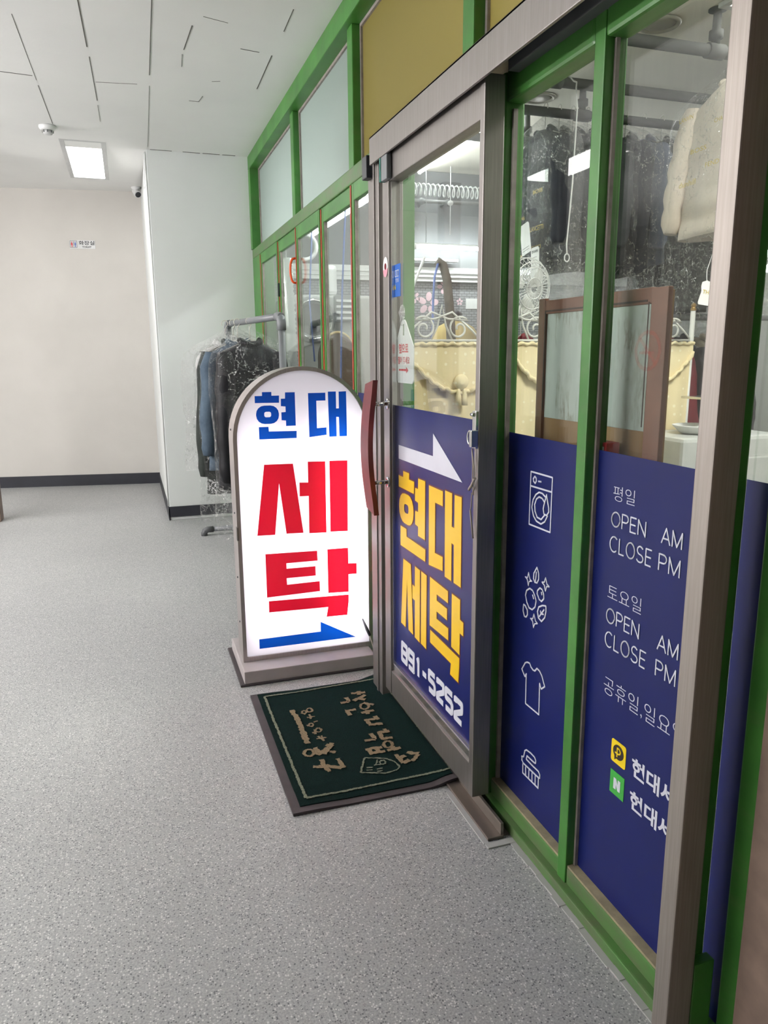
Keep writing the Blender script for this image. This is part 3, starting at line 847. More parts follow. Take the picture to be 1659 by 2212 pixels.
AB = {'O': (.80, [arc(.40, .5, .40, .5, 0, 360, 24)]), 'P': (.58, [[(0, 0), (0, 1), (.32, 1)] + arc(.32, .74, .26, .26, 90, -90, 8) + [(0, .48)]]),
      'E': (.52, [[(.52, 0), (0, 0), (0, 1), (.52, 1)], [(0, .52), (.48, .52)]]), 'N': (.64, [[(0, 0), (0, 1), (.64, 0), (.64, 1)]]),
      'C': (.74, [arc(.40, .5, .40, .5, 48, 312, 18)]), 'L': (.48, [[(0, 1), (0, 0), (.48, 0)]]),
      'S': (.60, [arc(.30, .745, .27, .255, 30, 250, 12) + arc(.30, .245, .29, .245, 70, -160, 12)]),
      'A': (.74, [[(0, 0), (.37, 1), (.74, 0)], [(.13, .33), (.61, .33)]]), 'M': (.78, [[(0, 0), (0, 1), (.39, 0.05), (.78, 1), (.78, 0)]])}
def word(body, y_left, y_right, z0, z1, wd=.0031):
    tx = MB()
    tot = sum(AB[c][0] for c in body) + .20 * (len(body) - 1)
    sx = (y_left - y_right) / tot; x = -y_left; h = z1 - z0
    for c in body:
        for s_ in AB[c][1]:
            tx.stroke([(x + p[0] * sx, z0 + p[1] * h) for p in s_], wd, fr)
        x += (AB[c][0] + .20) * sx
    tx.build('lettering', 'film_white', film2)
line('평일', 1.369, 1.294, 1.033, 1.066)
word('OPEN', 1.369, 1.253, 0.976, 1.008); word('AM', 1.203, 1.144, 0.976, 1.008)
word('CLOSE', 1.370, 1.229, 0.919, 0.953); word('PM', 1.206, 1.145, 0.919, 0.953)
line('토요일', 1.369, 1.251, 0.808, 0.843)
word('OPEN', 1.368, 1.253, 0.754, 0.787); word('AM', 1.193, 1.132, 0.754, 0.787)
word('CLOSE', 1.368, 1.226, 0.697, 0.732); word('PM', 1.193, 1.134, 0.697, 0.731)
line('공휴일,일요일', 1.364, 1.095, 0.582, 0.626)
line('현대세탁', 1.247, 1.055, 0.439, 0.484, .028)
line('현대세탁', 1.247, 1.055, 0.360, 0.405, .028)
# chat badge and map badge
def rrect(x0, x1, z0, z1, r):
    P = []
    for cx_, cz_, a0 in ((x1 - r, z1 - r, 0), (x0 + r, z1 - r, 90), (x0 + r, z0 + r, 180), (x1 - r, z0 + r, 270)):
        for t_ in range(5):
            a = R(a0 + t_ * 22.5); P.append((cx_ + r * math.cos(a), cz_ + r * math.sin(a)))
    return P
bg = MB().poly(rrect(-1.322, -1.269, .436, .491, .006), fr).build('yellow_badge', 'kakao_yellow', film2)
fr2 = frame_x(LX - .0008)
bb = MB().disc((-1.2955, .466), .019, fr2, ry=.0175)
bb.poly([(-1.309, .456), (-1.300, .450), (-1.308, .443)], fr2)
bb.build('speech_bubble', 'dark_brown_ink', bg)
pp = MB(); fr3 = frame_x(LX - .0016)
pp.stroke([(-1.2985, .454), (-1.2985, .476), (-1.291, .476), (-1.2865, .4715), (-1.2875, .466), (-1.293, .463), (-1.306, .463)], .0032, fr3)
pp.build('letter', 'kakao_yellow', bg)
gb = MB().poly([(-1.320, .358), (-1.2685, .358), (-1.2685, .415), (-1.320, .415)], fr).build('green_badge', 'naver_green', film2)
nn = MB()
nn.poly([(-1.306, .373), (-1.306, .400), (-1.2975, .400), (-1.2905, .388), (-1.2905, .400), (-1.2815, .400), (-1.2815, .373), (-1.290, .373), (-1.297, .385), (-1.297, .373)], fr2)
nn.build('letter', 'film_white', gb)
# reflection of a no-smoking sticker, painted faintly on the pane above
nsx = frame_x(.0492)
ns = MB().ring((-1.285, 1.352), .040, .033, nsx)
ns.stroke([(-1.31, 1.376), (-1.26, 1.328)], .006, nsx)
ns.stroke([(-1.31, 1.348), (-1.265, 1.348)], .005, nsx)
M['faint_red'] = None
t_ = NT('faint_red_transfer')
t_.l(t_.mixsh(.16, t_.bsdf('Transparent', (1, 1, 1, 1)), t_.bsdf('Diffuse', srgb(190, 60, 50))), t_.out.inputs[0]); M['faint_red'] = t_.m
ns.build('no_smoking_transfer', 'faint_red', w2)

# ------------------------------------------------------------------ stainless header, jamb, post, track
hd = MB()
hd.bev(-0.090, 0.10, 0.50, 2.672, 2.072, 2.080, .002)
hd.bev(-0.090, -0.082, 0.50, 2.672, 1.990, 2.080, .002)
hd.bev(-0.082, 0.02, 2.665, 2.672, 2.000, 2.074, .002)
hd.bev(0.075, 0.10, 0.50, 2.665, 2.030, 2.074, .002)
trim(hd, 'steel')
ln = MB().bev(-0.060, -0.012, 0.60, 2.66, 2.045, 2.072, .003).bev(-0.045, -0.03, 1.60, 1.80, 2.030, 2.046, .002)
trim(ln, 'dark_grey')  # rail coloured dark to stand in for shade inside the header
trim(MB().bev(-0.012, 0.075, 0.50, 1.80, 2.018, 2.06, .003), 'dark_grey')  # dark filler strip added where the header's shade falls
trim(MB().bev(-0.082, -0.028, 0.938, 0.978, 0.0, 2.001, .003), 'steel_post')          # post at the right
jb = MB().bev(-0.070, 0.02, 2.634, 2.755, 0.0, 2.002, .003).bev(-0.075, -0.06, 2.672, 2.69, 0.0, 2.0, .002)
trim(jb, 'steel')
tk = MB().bev(-0.072, -0.022, 1.690, 2.62, 0.0, 0.010, .002).bev(-0.030, -0.020, 1.695, 2.62, 0.009, 0.045, .002).box(-.018, 0.0, 1.70, 2.62, 0, .004)
trim(tk, 'steel_dull')

# ------------------------------------------------------------------ sliding door leaf
door = empty('door_1', (-0.035, 2.22, 0.045), kind='structure')
f = MB()
f.bev(-0.068, -0.015, 2.535, 2.598, 0.070, 2.012, .003)
f.bev(-0.070, -0.015, 1.803, 1.829, 0.070, 2.012, .003)
f.bev(-0.066, -0.018, 1.829, 2.535, 1.915, 2.012, .003)
f.bev(-0.066, -0.018, 1.829, 2.535, 0.070, 0.165, .003)
f.build('frame', 'steel', door)
bd = MB()
bd.bev(-0.060, -0.040, 2.531, 2.537, 0.19, 1.915, .002).bev(-0.060, -0.034, 1.829, 2.531, 0.165, 0.196, .003)
bd.build('glazing_bead', 'steel_bright', door)
MB().box(-0.047, -0.042, 1.825, 2.535, 0.16, 1.92).build('pane', 'glass', door)
DX = -0.0482
sd = lambda a: tuple(v * .991 for v in a)
sz = lambda z: 1.35 + (z - 1.35) * .991
dfilm = MB().poly([(-2.533, .197), (-1.829, .197), (-1.829, 1.171), (-2.533, 1.171)], frame_x(DX), .0006).build('window_film', 'film_blue', door)
# display alphabet, each glyph as polygons in a unit box taken from the shop's own lettering
def bbox(polys):
    xs = [p[0] for q in polys for p in q]; zs = [p[1] for q in polys for p in q]
    return min(xs), max(xs), min(zs), max(zs)
def ringpts(b0, r, n=6):
    (x0, z1), (x1, z0) = b0
    return rrect(x0, x1, z0, z1, r)
def glyph(mb, key, fr, box=None, grow=0.0, th=.0008):
    polys = [list(p) for p in SIGN[key]]
    bx = bbox(polys)
    def mp(p):
        if box is None: return p
        return (box[0] + (p[0] - bx[0]) / (bx[1] - bx[0]) * (box[1] - box[0]), box[2] + (p[1] - bx[2]) / (bx[3] - bx[2]) * (box[3] - box[2]))
    def grown(P):
        if not grow: return P
        n = len(P); ar = sum(P[i][0] * P[(i + 1) % n][1] - P[(i + 1) % n][0] * P[i][1] for i in range(n))
        sg = 1 if ar > 0 else -1
        Q = []
        for i in range(n):
            p, a, c = Vector(P[i]), Vector(P[i - 1]), Vector(P[(i + 1) % n])
            d1 = (p - a).normalized(); d2 = (c - p).normalized()
            n1 = Vector((d1.y, -d1.x)) * sg; n2 = Vector((d2.y, -d2.x)) * sg
            m = n1 + n2
            m = m / max(0.4, m.dot(n1)) if m.length > 1e-6 else n1
            q = p + m * grow; Q.append((q.x, q.y))
        return Q
    for p in polys: mb.poly(grown([mp(q) for q in p]), fr, th)
    if key == 'hyeon':
        o_, i_ = SIGN['ring']
        o2 = [mp(q) for q in ringpts(o_, .034)]; i2 = [mp(q) for q in ringpts(i_, .008)]
        mb.poly(grown(o2), fr, th, [list(reversed(i2))] if not grow else [list(reversed([(q[0] + (0), q[1]) for q in i2]))])
boxes = {'hyeon': (-2.512, -2.250, .668, .944), 'dae': (-2.221, -1.964, .664, .938), 'se': (-2.490, -2.237, .362, .626), 'tak': (-2.208, -1.941, .355, .628)}
dl = MB(); dol = MB()
for k_, bx in boxes.items():
    bx = (bx[0] * .991, bx[1] * .991, sz(bx[2]), sz(bx[3]))
    glyph(dl, k_, frame_x(DX - .0014), bx)
    glyph(dol, k_, frame_x(DX - .0007), bx, .0045, .0004)
dol.build('lettering_outline', 'outline_dark', dfilm)
dl.build('lettering', 'film_yellow', dfilm)
dw = MB()
dw.poly([(y * .991, sz(z)) for y, z in [(-2.513, 0.982), (-1.965, 0.982), (-2.190, 1.103), (-2.190, 1.031), (-2.513, 1.031)]], frame_x(DX - .0008))
# telephone digits, squared strokes
DG = {'8': [[(0, .5), (0, 1), (1, 1), (1, .5), (0, .5)], [(0, .5), (0, 0), (1, 0), (1, .5)]],
      '9': [[(1, .5), (0, .5), (0, 1), (1, 1), (1, 0), (0, 0)]], '1': [[(0.2, .82), (.62, 1), (.62, 0)]], '-': [[(0.05, .5), (.95, .5)]],
      '5': [[(1, 1), (0, 1), (0, .55), (.8, .55), (1, .42), (1, .1), (.85, 0), (0, 0)]], '2': [[(0, .8), (0, 1), (1, 1), (1, .62), (0, .2), (0, 0), (1, 0)]]}
xs = -2.459; wd_ = .050
for ch in '891-5252':
    for s_ in DG[ch]:
        dw.stroke([(xs + p[0] * wd_ * (.75 if ch in '1-' else 1), .240 + p[1] * .063) for p in s_], .019, frame_x(DX - .0008))
    xs += .0718 if ch not in '1-' else .062
dw.build('arrow_and_number', 'film_white', dfilm)
# pull handle: a bowed brown plate on two steel pins
hp = MB()
n = 14
vs = []
for i in range(n + 1):
    t_ = i / n; z = .800 + .445 * t_
    bow = -.020 * math.sin(math.pi * t_)
    for (x, y) in ((-.145, 2.485), (-.145, 2.575), (-.127, 2.575), (-.127, 2.485)):
        zz = z + (.016 if y < 2.5 and i == n else 0) - (.014 if y < 2.5 and i == 0 else 0)
        vs.append((x + bow, y, zz))
fs = [(0, 1, 2, 3), (4 * n + 3, 4 * n + 2, 4 * n + 1, 4 * n)]
for i in range(n):
    for k_ in range(4):
        a = i * 4 + k_; b_ = i * 4 + (k_ + 1) % 4
        fs.append((a, a + 4, b_ + 4, b_))
hp.add(vs, fs)
hnd = hp.build('handle', 'handle_brown', door)
for z in (.892, 1.175):
    MB().tube([(-.135, 2.552, z), (-.066, 2.552, z)], .008, 10).lathe((-.074, 2.552, z), [(.012, 0), (.020, .001), (.020, .006)], 16, 'X').build('handle_pin', 'chrome', hnd)
# hasp and lock on the closing stile
hs = MB().bev(-.078, -.068, 1.806, 1.828, 1.10, 1.20, .002).tube([(-.080, 1.811, 1.19), (-.080, 1.828, 1.19)], .005, 8)
hs.bev(-.092, -.072, 1.802, 1.816, 1.105, 1.150, .002)
hs.tube([(-.083, 1.830 + .014 * math.cos(a), 1.128 + .018 * math.sin(a)) for a in [kk * 2 * math.pi / 14 for kk in range(14)]], .003, 6, True)
hs.build('hasp', 'chrome', door)
tg = MB()
tg.tube([(-.080, 1.822, 1.10), (-.079, 1.817, 1.06), (-.078, 1.818, 1.0), (-.079, 1.810, .975)], .0022, 6)
tg.tube([(-.080, 1.822, 1.10), (-.079, 1.808, 1.05), (-.078, 1.806, 1.0), (-.078, 1.812, .985)], .0018, 6)
tg.tube([(-.080, 1.836, .985), (-.081, 1.826, .994), (-.081, 1.818, 1.0), (-.08, 1.805, 1.018), (-.081, 1.798, 1.022)], .004, 6)
tg.tube([(-.080, 1.818, .98), (-.08, 1.821, .94), (-.08, 1.826, .93)], .0018, 6)
tg.tube([(-.080, 1.826, .93), (-.079, 1.808, .855)], .0028, 6)
tg.build('lock_cord', 'cord_grey', door)
# alarm contact boxes at the head
cb1 = MB().bev(-.086, -.068, 2.500, 2.560, 1.915, 1.998, .004).build('alarm_contact', 'grey_plastic', door)
MB().box(-.088, -.070, 2.558, 2.568, 1.915, 1.998).build('gasket', 'teal_plastic', cb1)
# stickers
so = Vector((-.0712, 0, 0))
stk = MB().disc((-2.565, 1.642), .026, frame_x(-.0690), .0006, ry=.034).build('round_sticker', 'paper', door)
MB().poly([(-2.565 + .0255 * math.cos(R(a)), 1.642 + .0335 * math.sin(R(a))) for a in range(195, 350, 11)], frame_x(-.0698), .0005).build('pink_band', 'pink', stk)
MB().disc((-2.565, 1.644), .010, frame_x(-.0699), .0005, ry=.011).build('emblem', 'burgundy', stk)
sb = MB().poly([(-2.532, 1.540), (-2.472, 1.540), (-2.472, 1.646), (-2.532, 1.646)], frame_x(-.0480), .0006).build('blue_sticker', 'sticker_blue', door)
q = MB()
f_ = frame_x(-.0488)
for x0 in (-2.522, -2.502):
    q.stroke([(x0, 1.606), (x0, 1.626), (x0 + .016, 1.626), (x0 + .016, 1.606), (x0, 1.606)], .0018, f_)
text(q, '안심', f_, -2.518, 1.588, width=.03, height=.013)
q.build('white_print', 'paper', sb)
q = MB(); text(q, '6', f_, -2.527, 1.564, width=.010, height=.017, off=.02); q.build('yellow_print', 'kakao_yellow', sb)
# contact box on the fixed jamb
tag(MB().bev(-.096, -.0705, 2.690, 2.745, 1.955, 2.03, .004).build('door_sensor', 'dark_plastic'), 'small black sensor box on the steel jamb left of the sliding door head', 'sensor')

# ================================================================== THINGS IN THE CORRIDOR
# ---- lightbox sign
YS = 3.046
sg = empty('lightbox_sign', (-0.27, 3.12, 0), 'white illuminated standing lightbox sign with rounded top and blue and red Korean lettering', 'sign')
MB().bev(-0.572, 0.0, 2.938, 3.345, 0.006, 0.062, .004).build('base', 'sign_base', sg)
MB().bev(-0.590, 0.006, 2.930, 3.365, 0.0, 0.010, .003).build('base_pad', 'rubber', sg)
xc, hw, zs = -0.269, 0.287, 1.012
def arch(hw_, zb, n=28):
    P = [(xc + hw_, zb)]
    P += [(xc + hw_ * math.cos(math.pi * k_ / n), zs + hw_ * math.sin(math.pi * k_ / n)) for k_ in range(n + 1)]
    P += [(xc - hw_, zb)]
    return P
def shell(mb, Po, Pi, y0, y1):
    m_ = len(Po)
    vs = [(p[0], y0, p[1]) for p in Po] + [(p[0], y0, p[1]) for p in Pi] + [(p[0], y1, p[1]) for p in Po] + [(p[0], y1, p[1]) for p in Pi]
    fs = []
    for i in range(m_):
        j = (i + 1) % m_
        fs += [(i, j, m_ + j, m_ + i), (2 * m_ + j, 2 * m_ + i, 3 * m_ + i, 3 * m_ + j), (j, i, 2 * m_ + i, 2 * m_ + j), (m_ + i, m_ + j, 3 * m_ + j, 3 * m_ + i)]
    return mb.add(vs, fs)
b = MB(); shell(b, arch(hw, .062), arch(hw - .004, .068), YS + .004, 3.205)
b.poly(arch(hw - .002, .064), frame_y(3.203), .004)
b.build('housing', 'aluminium', sg)
b = MB(); shell(b, arch(hw + .003, .062), arch(hw - .013, .082), YS - .004, YS + .014)
b.build('edge_trim', 'aluminium', sg)
b = MB(); shell(b, arch(hw - .0045, .0685), arch(hw - .007, .071), YS + .016, 3.196); b.poly(arch(hw - .006, .071), frame_y(3.197), .001)
b.build('inner_reflector', 'white_plastic', sg)
face = MB().poly(arch(hw - .010, .078), frame_y(YS + .006), .003).build('face_panel', 'acrylic', sg)
fr = frame_y(YS + .0025)
for keys, nm, mt in ((('hyeon', 'dae'), 'blue_lettering', 'vinyl_blue'), (('se', 'tak'), 'red_lettering', 'vinyl_red')):
    b = MB()
    for k_ in keys: glyph(b, k_, fr)
    b.build(nm, mt, face)
b = MB(); glyph(b, 'arrow', fr); b.build('arrow', 'vinyl_blue', face)
MB().tube([(-0.125, 3.13, .16), (-0.125, 3.13, 1.04)], .013, 12).build('lamp_tube', 'lamp_sign', sg)
MB().tube([(-0.43, 3.13, .16), (-0.43, 3.13, 1.04)], .013, 12).build('lamp_tube', 'lamp_sign_old', sg)
MB().bev(-.563, -.554, 3.03, 3.06, .60, .655, .002).build('latch', 'steel', sg)
for z in (1.05, .42, .70, .22): MB().lathe((xc - hw - .0035, 3.12, z), [(.004, 0), (.004, .004)], 8, 'X').build('screw', 'dark_grey', sg)
tc = [(-.020, 3.00, .20), (-.028, 2.955, .165), (-.020, 2.92, .125), (-.012, 2.915, .09), (-.016, 2.905, .045), (-.012, 2.885, .014), (.01, 2.865, .007), (.045, 2.845, .006), (.075, 2.80, .0065)]
MB().tube(tc[1:], .0042, 8).build('power_cord', 'cord_grey', sg)
MB().tube([(-.036, 3.01, .205), (-.030, 2.965, .172), (-.024, 2.94, .15)], .006, 8, rr=[.003, .007, .006]).build('cord_plug', 'dark_plastic', sg)

# ---- door mat
def mh(x): 
    t_ = max(0.0, min(1.0, (x + .13) / .09)); return .010 + .013 * t_ * t_ * (3 - 2 * t_)
def mx(x, y):
    return ((x + .938) * (1.35 - mh(x)) / 1.338 - .938, y * (1.35 - mh(x)) / 1.338)
mat = empty('doormat', (-0.3, 2.4, 0), 'dark green pile doormat with beige border line and lettering in front of the sliding door', 'doormat')
def matgrid(x0, x1, y0, y1, zo, nx=40, ny=40, zb=0.0):
    b = MB(); vs = []
    for j in range(ny + 1):
        for i in range(nx + 1):
            x = x0 + (x1 - x0) * i / nx; y = y0 + (y1 - y0) * j / ny
            wv = .004 * max(0, math.sin(x * 11 + 1.2)) * (1 if abs(y - y1) < .12 or abs(y - y0) < .12 else .2)
            vs.append((x, y, mh(x) + zo + wv))
    fs = [(j * (nx + 1) + i, j * (nx + 1) + i + 1, (j + 1) * (nx + 1) + i + 1, (j + 1) * (nx + 1) + i) for j in range(ny) for i in range(nx)]
    b.add(vs, fs, True)
    edge = [i for i in range(nx + 1)] + [j * (nx + 1) + nx for j in range(1, ny + 1)] + [ny * (nx + 1) + i for i in range(nx - 1, -1, -1)] + [j * (nx + 1) for j in range(ny - 1, 0, -1)]
    low = [(vs[e][0], vs[e][1], max(zb, vs[e][2] - .009)) for e in edge]
    m_ = len(edge); top = [vs[e] for e in edge]
    b.add(top + low, [((i + 1) % m_, i, m_ + i, m_ + (i + 1) % m_) for i in range(m_)])
    return b
def wave(x, y, y0=1.99, y1=2.825):
    return .004 * max(0, math.sin(x * 11 + 1.2)) * (1 if abs(y - y1) < .12 or abs(y - y0) < .12 else .2)
matgrid(-0.567, -0.034, 1.985, 2.825, -.003).build('rubber_edge', 'rubber', mat)
pile = matgrid(-0.540, -0.040, 2.012, 2.815, 0.0).build('pile', 'mat_green', mat)
random.seed(3)
def matstroke(b, pts, wd, fuzz=.35, step=.007):
    b.lay = (getattr(b, 'lay', 0) + 1) % 20
    P = [Vector(mx(*p)) for p in pts]
    fl = (Vector((0, 0, 0)), Vector((1, 0, 0)), Vector((0, 1, 0)))
    for a, c in zip(P, P[1:]):
        n_ = max(1, int((c - a).length / step)); d = (c - a) / n_
        if d.length < 1e-6: continue
        s_ = Vector((-d.y, d.x)).normalized()
        prev = None
        for i in range(n_ + 1):
            w1_, w2_ = (wd / 2 * (1 + random.uniform(-fuzz, fuzz)) for _ in range(2))
            q = a + d * i
            cur = (q - s_ * w1_, q + s_ * w2_)
            if prev:
                vs = [prev[0], cur[0], cur[1], prev[1]]
                b.add([(v.x, v.y, mh(v.x) + wave(v.x, v.y) + .0026 + b.lay * .00005) for v in vs], [(0, 1, 2, 3)])
            prev = cur
b = MB()
for s_ in MATW: matstroke(b, s_, .016)
for s_ in MATC: matstroke(b, s_, .011)
matstroke(b, MATB[0], .020)
b.build('lettering', 'mat_beige', pile)
b = MB()
for s_ in MATT[:7] + MATCT[:1]: matstroke(b, s_, .006, .6)
b.build('emblem', 'mat_edge', pile)
b = MB()
for s_ in MATT[7:] + MATCT[1:]: matstroke(b, s_, .0075, .5)
b.build('small_print', 'mat_beige', pile)
b = MB()
L4 = [(-0.517, 2.779), (-0.026, 2.800), (-0.026, 2.053), (-0.515, 2.041), (-0.517, 2.779)]
for a, c in zip(L4, L4[1:]): matstroke(b, [(a[0] + (c[0] - a[0]) * i / 30, a[1] + (c[1] - a[1]) * i / 30) for i in range(31)], .009, .4)
b.build('border_line', 'mat_edge', pile)

# ---- ceiling panel lamps
def panel_lamp(x0, x1, y0, y1, ztop, label, name='ceiling_lamp', mat='lamp_corridor', cat='ceiling lamp', h=.03):
    t_ = empty(name, ((x0 + x1) / 2, (y0 + y1) / 2, ztop), label, cat)
    f = MB(); wf = .035
    for a in ((x0, x1, y0, y0 + wf), (x0, x1, y1 - wf, y1), (x0, x0 + wf, y0 + wf, y1 - wf), (x1 - wf, x1, y0 + wf, y1 - wf)):
        f.bev(*a, ztop - h, ztop, .004)
    f.build('frame', 'lamp_frame', t_)
    MB().box(x0 + wf, x1 - wf, y0 + wf, y1 - wf, ztop - h + .006, ztop - h + .010).build('diffuser', mat, t_)
    return t_
panel_lamp(-1.292, -0.972, 6.25, 7.52, 2.905, 'rectangular white LED panel lamp glowing on the corridor ceiling', h=.032)
panel_lamp(-2.75, -2.35, 5.2, 6.4, 2.875, 'rectangular LED panel lamp on the lobby ceiling, out to the left')
for i_, (x_, y_, lb) in enumerate(((-4.0, 4.4, 'pendant tube lamp of the lobby, nearest the far wall'), (-4.0, 2.3, 'pendant tube lamp of the lobby, left of the camera'),
                               (-5.05, 5.6, 'pendant tube lamp of the lobby, farthest to the left'))):
    t_ = empty('pendant_lamp', (x_, y_, 2.15), lb, 'pendant lamp', 'lobby pendant lamps')  # tubes added out of view to brighten the ceiling and pillar
    MB().tube([(x_, y_ - .75, 2.15), (x_, y_ + .75, 2.15)], .035, 12).build('tube', 'lamp_pendant', t_)
    for s_ in (-.72, .72):
        MB().tube([(x_, y_ + s_, 2.18), (x_, y_ + s_, 2.874)], .004, 6).build('wire', 'grey_metal', t_)

# ---- smoke detector, camera, toilet sign
sd_ = empty('smoke_detector', (-1.335, 5.94, 2.875), 'round white smoke detector on the ceiling just before the lit panel lamp', 'smoke detector')
MB().lathe((-1.335, 5.94, 2.875), [(.055, 0), (.057, -.010), (.052, -.022), (.040, -.030)], 24).build('base', 'white_plastic', sd_)
b = MB().lathe((-1.335, 5.94, 2.845), [(.033, 0), (.033, -.014), (.026, -.024), (.015, -.026)], 18)
b.build('sensor_head', 'lamp_frame', sd_)
b = MB()
for k_ in range(8):
    a = k_ * math.pi / 4
    b.box(-1.335 + .033 * math.cos(a) - .003, -1.335 + .033 * math.cos(a) + .003, 5.94 + .033 * math.sin(a) - .003, 5.94 + .033 * math.sin(a) + .003, 2.829, 2.843)
b.build('vent', 'dark_grey', sd_)
cp = Vector((-0.735, 8.10, 2.942))
cc = empty('security_camera', cp, 'small white security camera under the ceiling in the corner by the pillar', 'security camera')
MB().lathe(cp, [(.048, 0), (.048, -.012), (.030, -.022), (.016, -.040)], 20).build('mount', 'white_plastic', cc)
d = Vector((.30, -.75, -.60)).normalized(); c0 = cp + Vector((0, 0, -.048))
hb = MB().tube([c0 - d * .035, c0 - d * .03, c0 + d * .035, c0 + d * .042], .036, 18, rr=[.026, .034, .036, .033]).build('housing', 'white_plastic', cc)
MB().tube([c0 + d * .040, c0 + d * .046], .027, 18).build('lens', 'dark_plastic', hb)
ang = math.atan2(-0.17, 1.0)
ux = Vector((math.cos(ang), math.sin(ang), 0))
o_ = Vector((-1.40, fw(-1.40), 2.40)) + Vector((0, -.002, 0))
fT = (o_, ux, Vector((0, 0, 1)))
ts = empty('restroom_sign', o_ + ux * .12, 'small white restroom sign with red and blue figures on the far wall', 'sign')
MB().poly([(0, 0), (.245, 0), (.245, .082), (0, .082)], fT, .003).build('board', 'white_plastic', ts)
off = lambda k_: (o_ + Vector((0, -.004 - .0006 * k_, 0)), ux, Vector((0, 0, 1)))
b = MB()
for a, c in (((.006, .010), (.070, .010)), ((.070, .010), (.070, .076)), ((.070, .076), (.006, .076)), ((.006, .076), (.006, .010)), ((.038, .016), (.038, .070))):
    b.stroke([a, c], .0028, off(0))
text(b, '화장실', off(0), .088, .036, width=.150, height=.040, off=.012)
text(b, 'TOILET', off(0), .118, .010, width=.090, height=.016, off=.02)
b.build('lettering', 'ink', ts)
for nm, mt, x_ in (('red_figure', 'ink_red', .022), ('blue_figure', 'cord_blue', .054)):
    b = MB().disc((x_, .064), .0045, off(0)).poly([(x_ - .009, .042), (x_ - .004, .058), (x_ + .004, .058), (x_ + .009, .042), (x_ + .004, .036), (x_ + .004, .016), (x_ - .004, .016), (x_ - .004, .036)], off(0))
    b.build(nm, mt, ts)
b = MB().tube([(-.700, 6.50, 2.874), (-.703, 6.50, 2.80), (-.708, 6.52, 2.72), (-.716, 6.50, 2.66), (-.712, 6.48, 2.62), (-.703, 6.47, 2.66), (-.70, 6.46, 2.74)], .005, 6)
b.tube([(-.6985, 6.38, 2.86), (-.6985, 6.38, 0.12)], .006, 6)
tag(b.build('wall_cable', 'white_plastic'), 'thin white cable down the grey pillar corner with a loose loop', 'cable')

# ---- pipe clothes rack
P1, P2 = Vector((-0.225, 5.72, 1.57)), Vector((-0.062, 4.50, 1.57))
rk = empty('pipe_rack', (-0.15, 5.1, 0), 'grey plastic pipe clothes rack behind the illuminated sign', 'clothes rack')
r_ = .021
MB().tube([P1, P2], r_, 14).build('hanging_bar', 'pvc_grey', rk)
for p in (P1, P2):
    MB().tube([p, (p.x, p.y, .045)], r_, 14).build('post', 'pvc_grey', rk)
    s_ = 1 if p is P1 else -1
    d = (P2 - P1).normalized() * s_
    e = [p + d * .075] + [p + d * (.045 * (1 - math.sin(a))) + Vector((0, 0, -.045 * (1 - math.cos(a)))) for a in [R(15 * k_) for k_ in range(7)]] + [p + Vector((0, 0, -.080))]
    MB().tube(e, r_ * 1.28, 14).build('elbow', 'pvc_grey', rk)
for p, xa, xb in ((P1, -0.475, 0.06), (P2, -0.33, 0.06)):
    MB().tube([(xa + .02, p.y, .045), (xb - .02, p.y, .045)], r_ * .9, 12).build('foot_bar', 'pvc_grey', rk)
    for x_, s_ in ((xa, 1), (xb, -1)):
        MB().tube([(x_ + s_ * .07, p.y, .045), (x_ + s_ * .03, p.y, .045), (x_ + s_ * .008, p.y, .036), (x_, p.y, .018), (x_, p.y, 0.0)], r_ * 1.15, 12).build('foot_elbow', 'dark_grey', rk)
    MB().tube([(p.x - .04, p.y, .045), (p.x + .04, p.y, .045)], r_ * 1.25, 12).build('tee_joint', 'pvc_grey', rk)

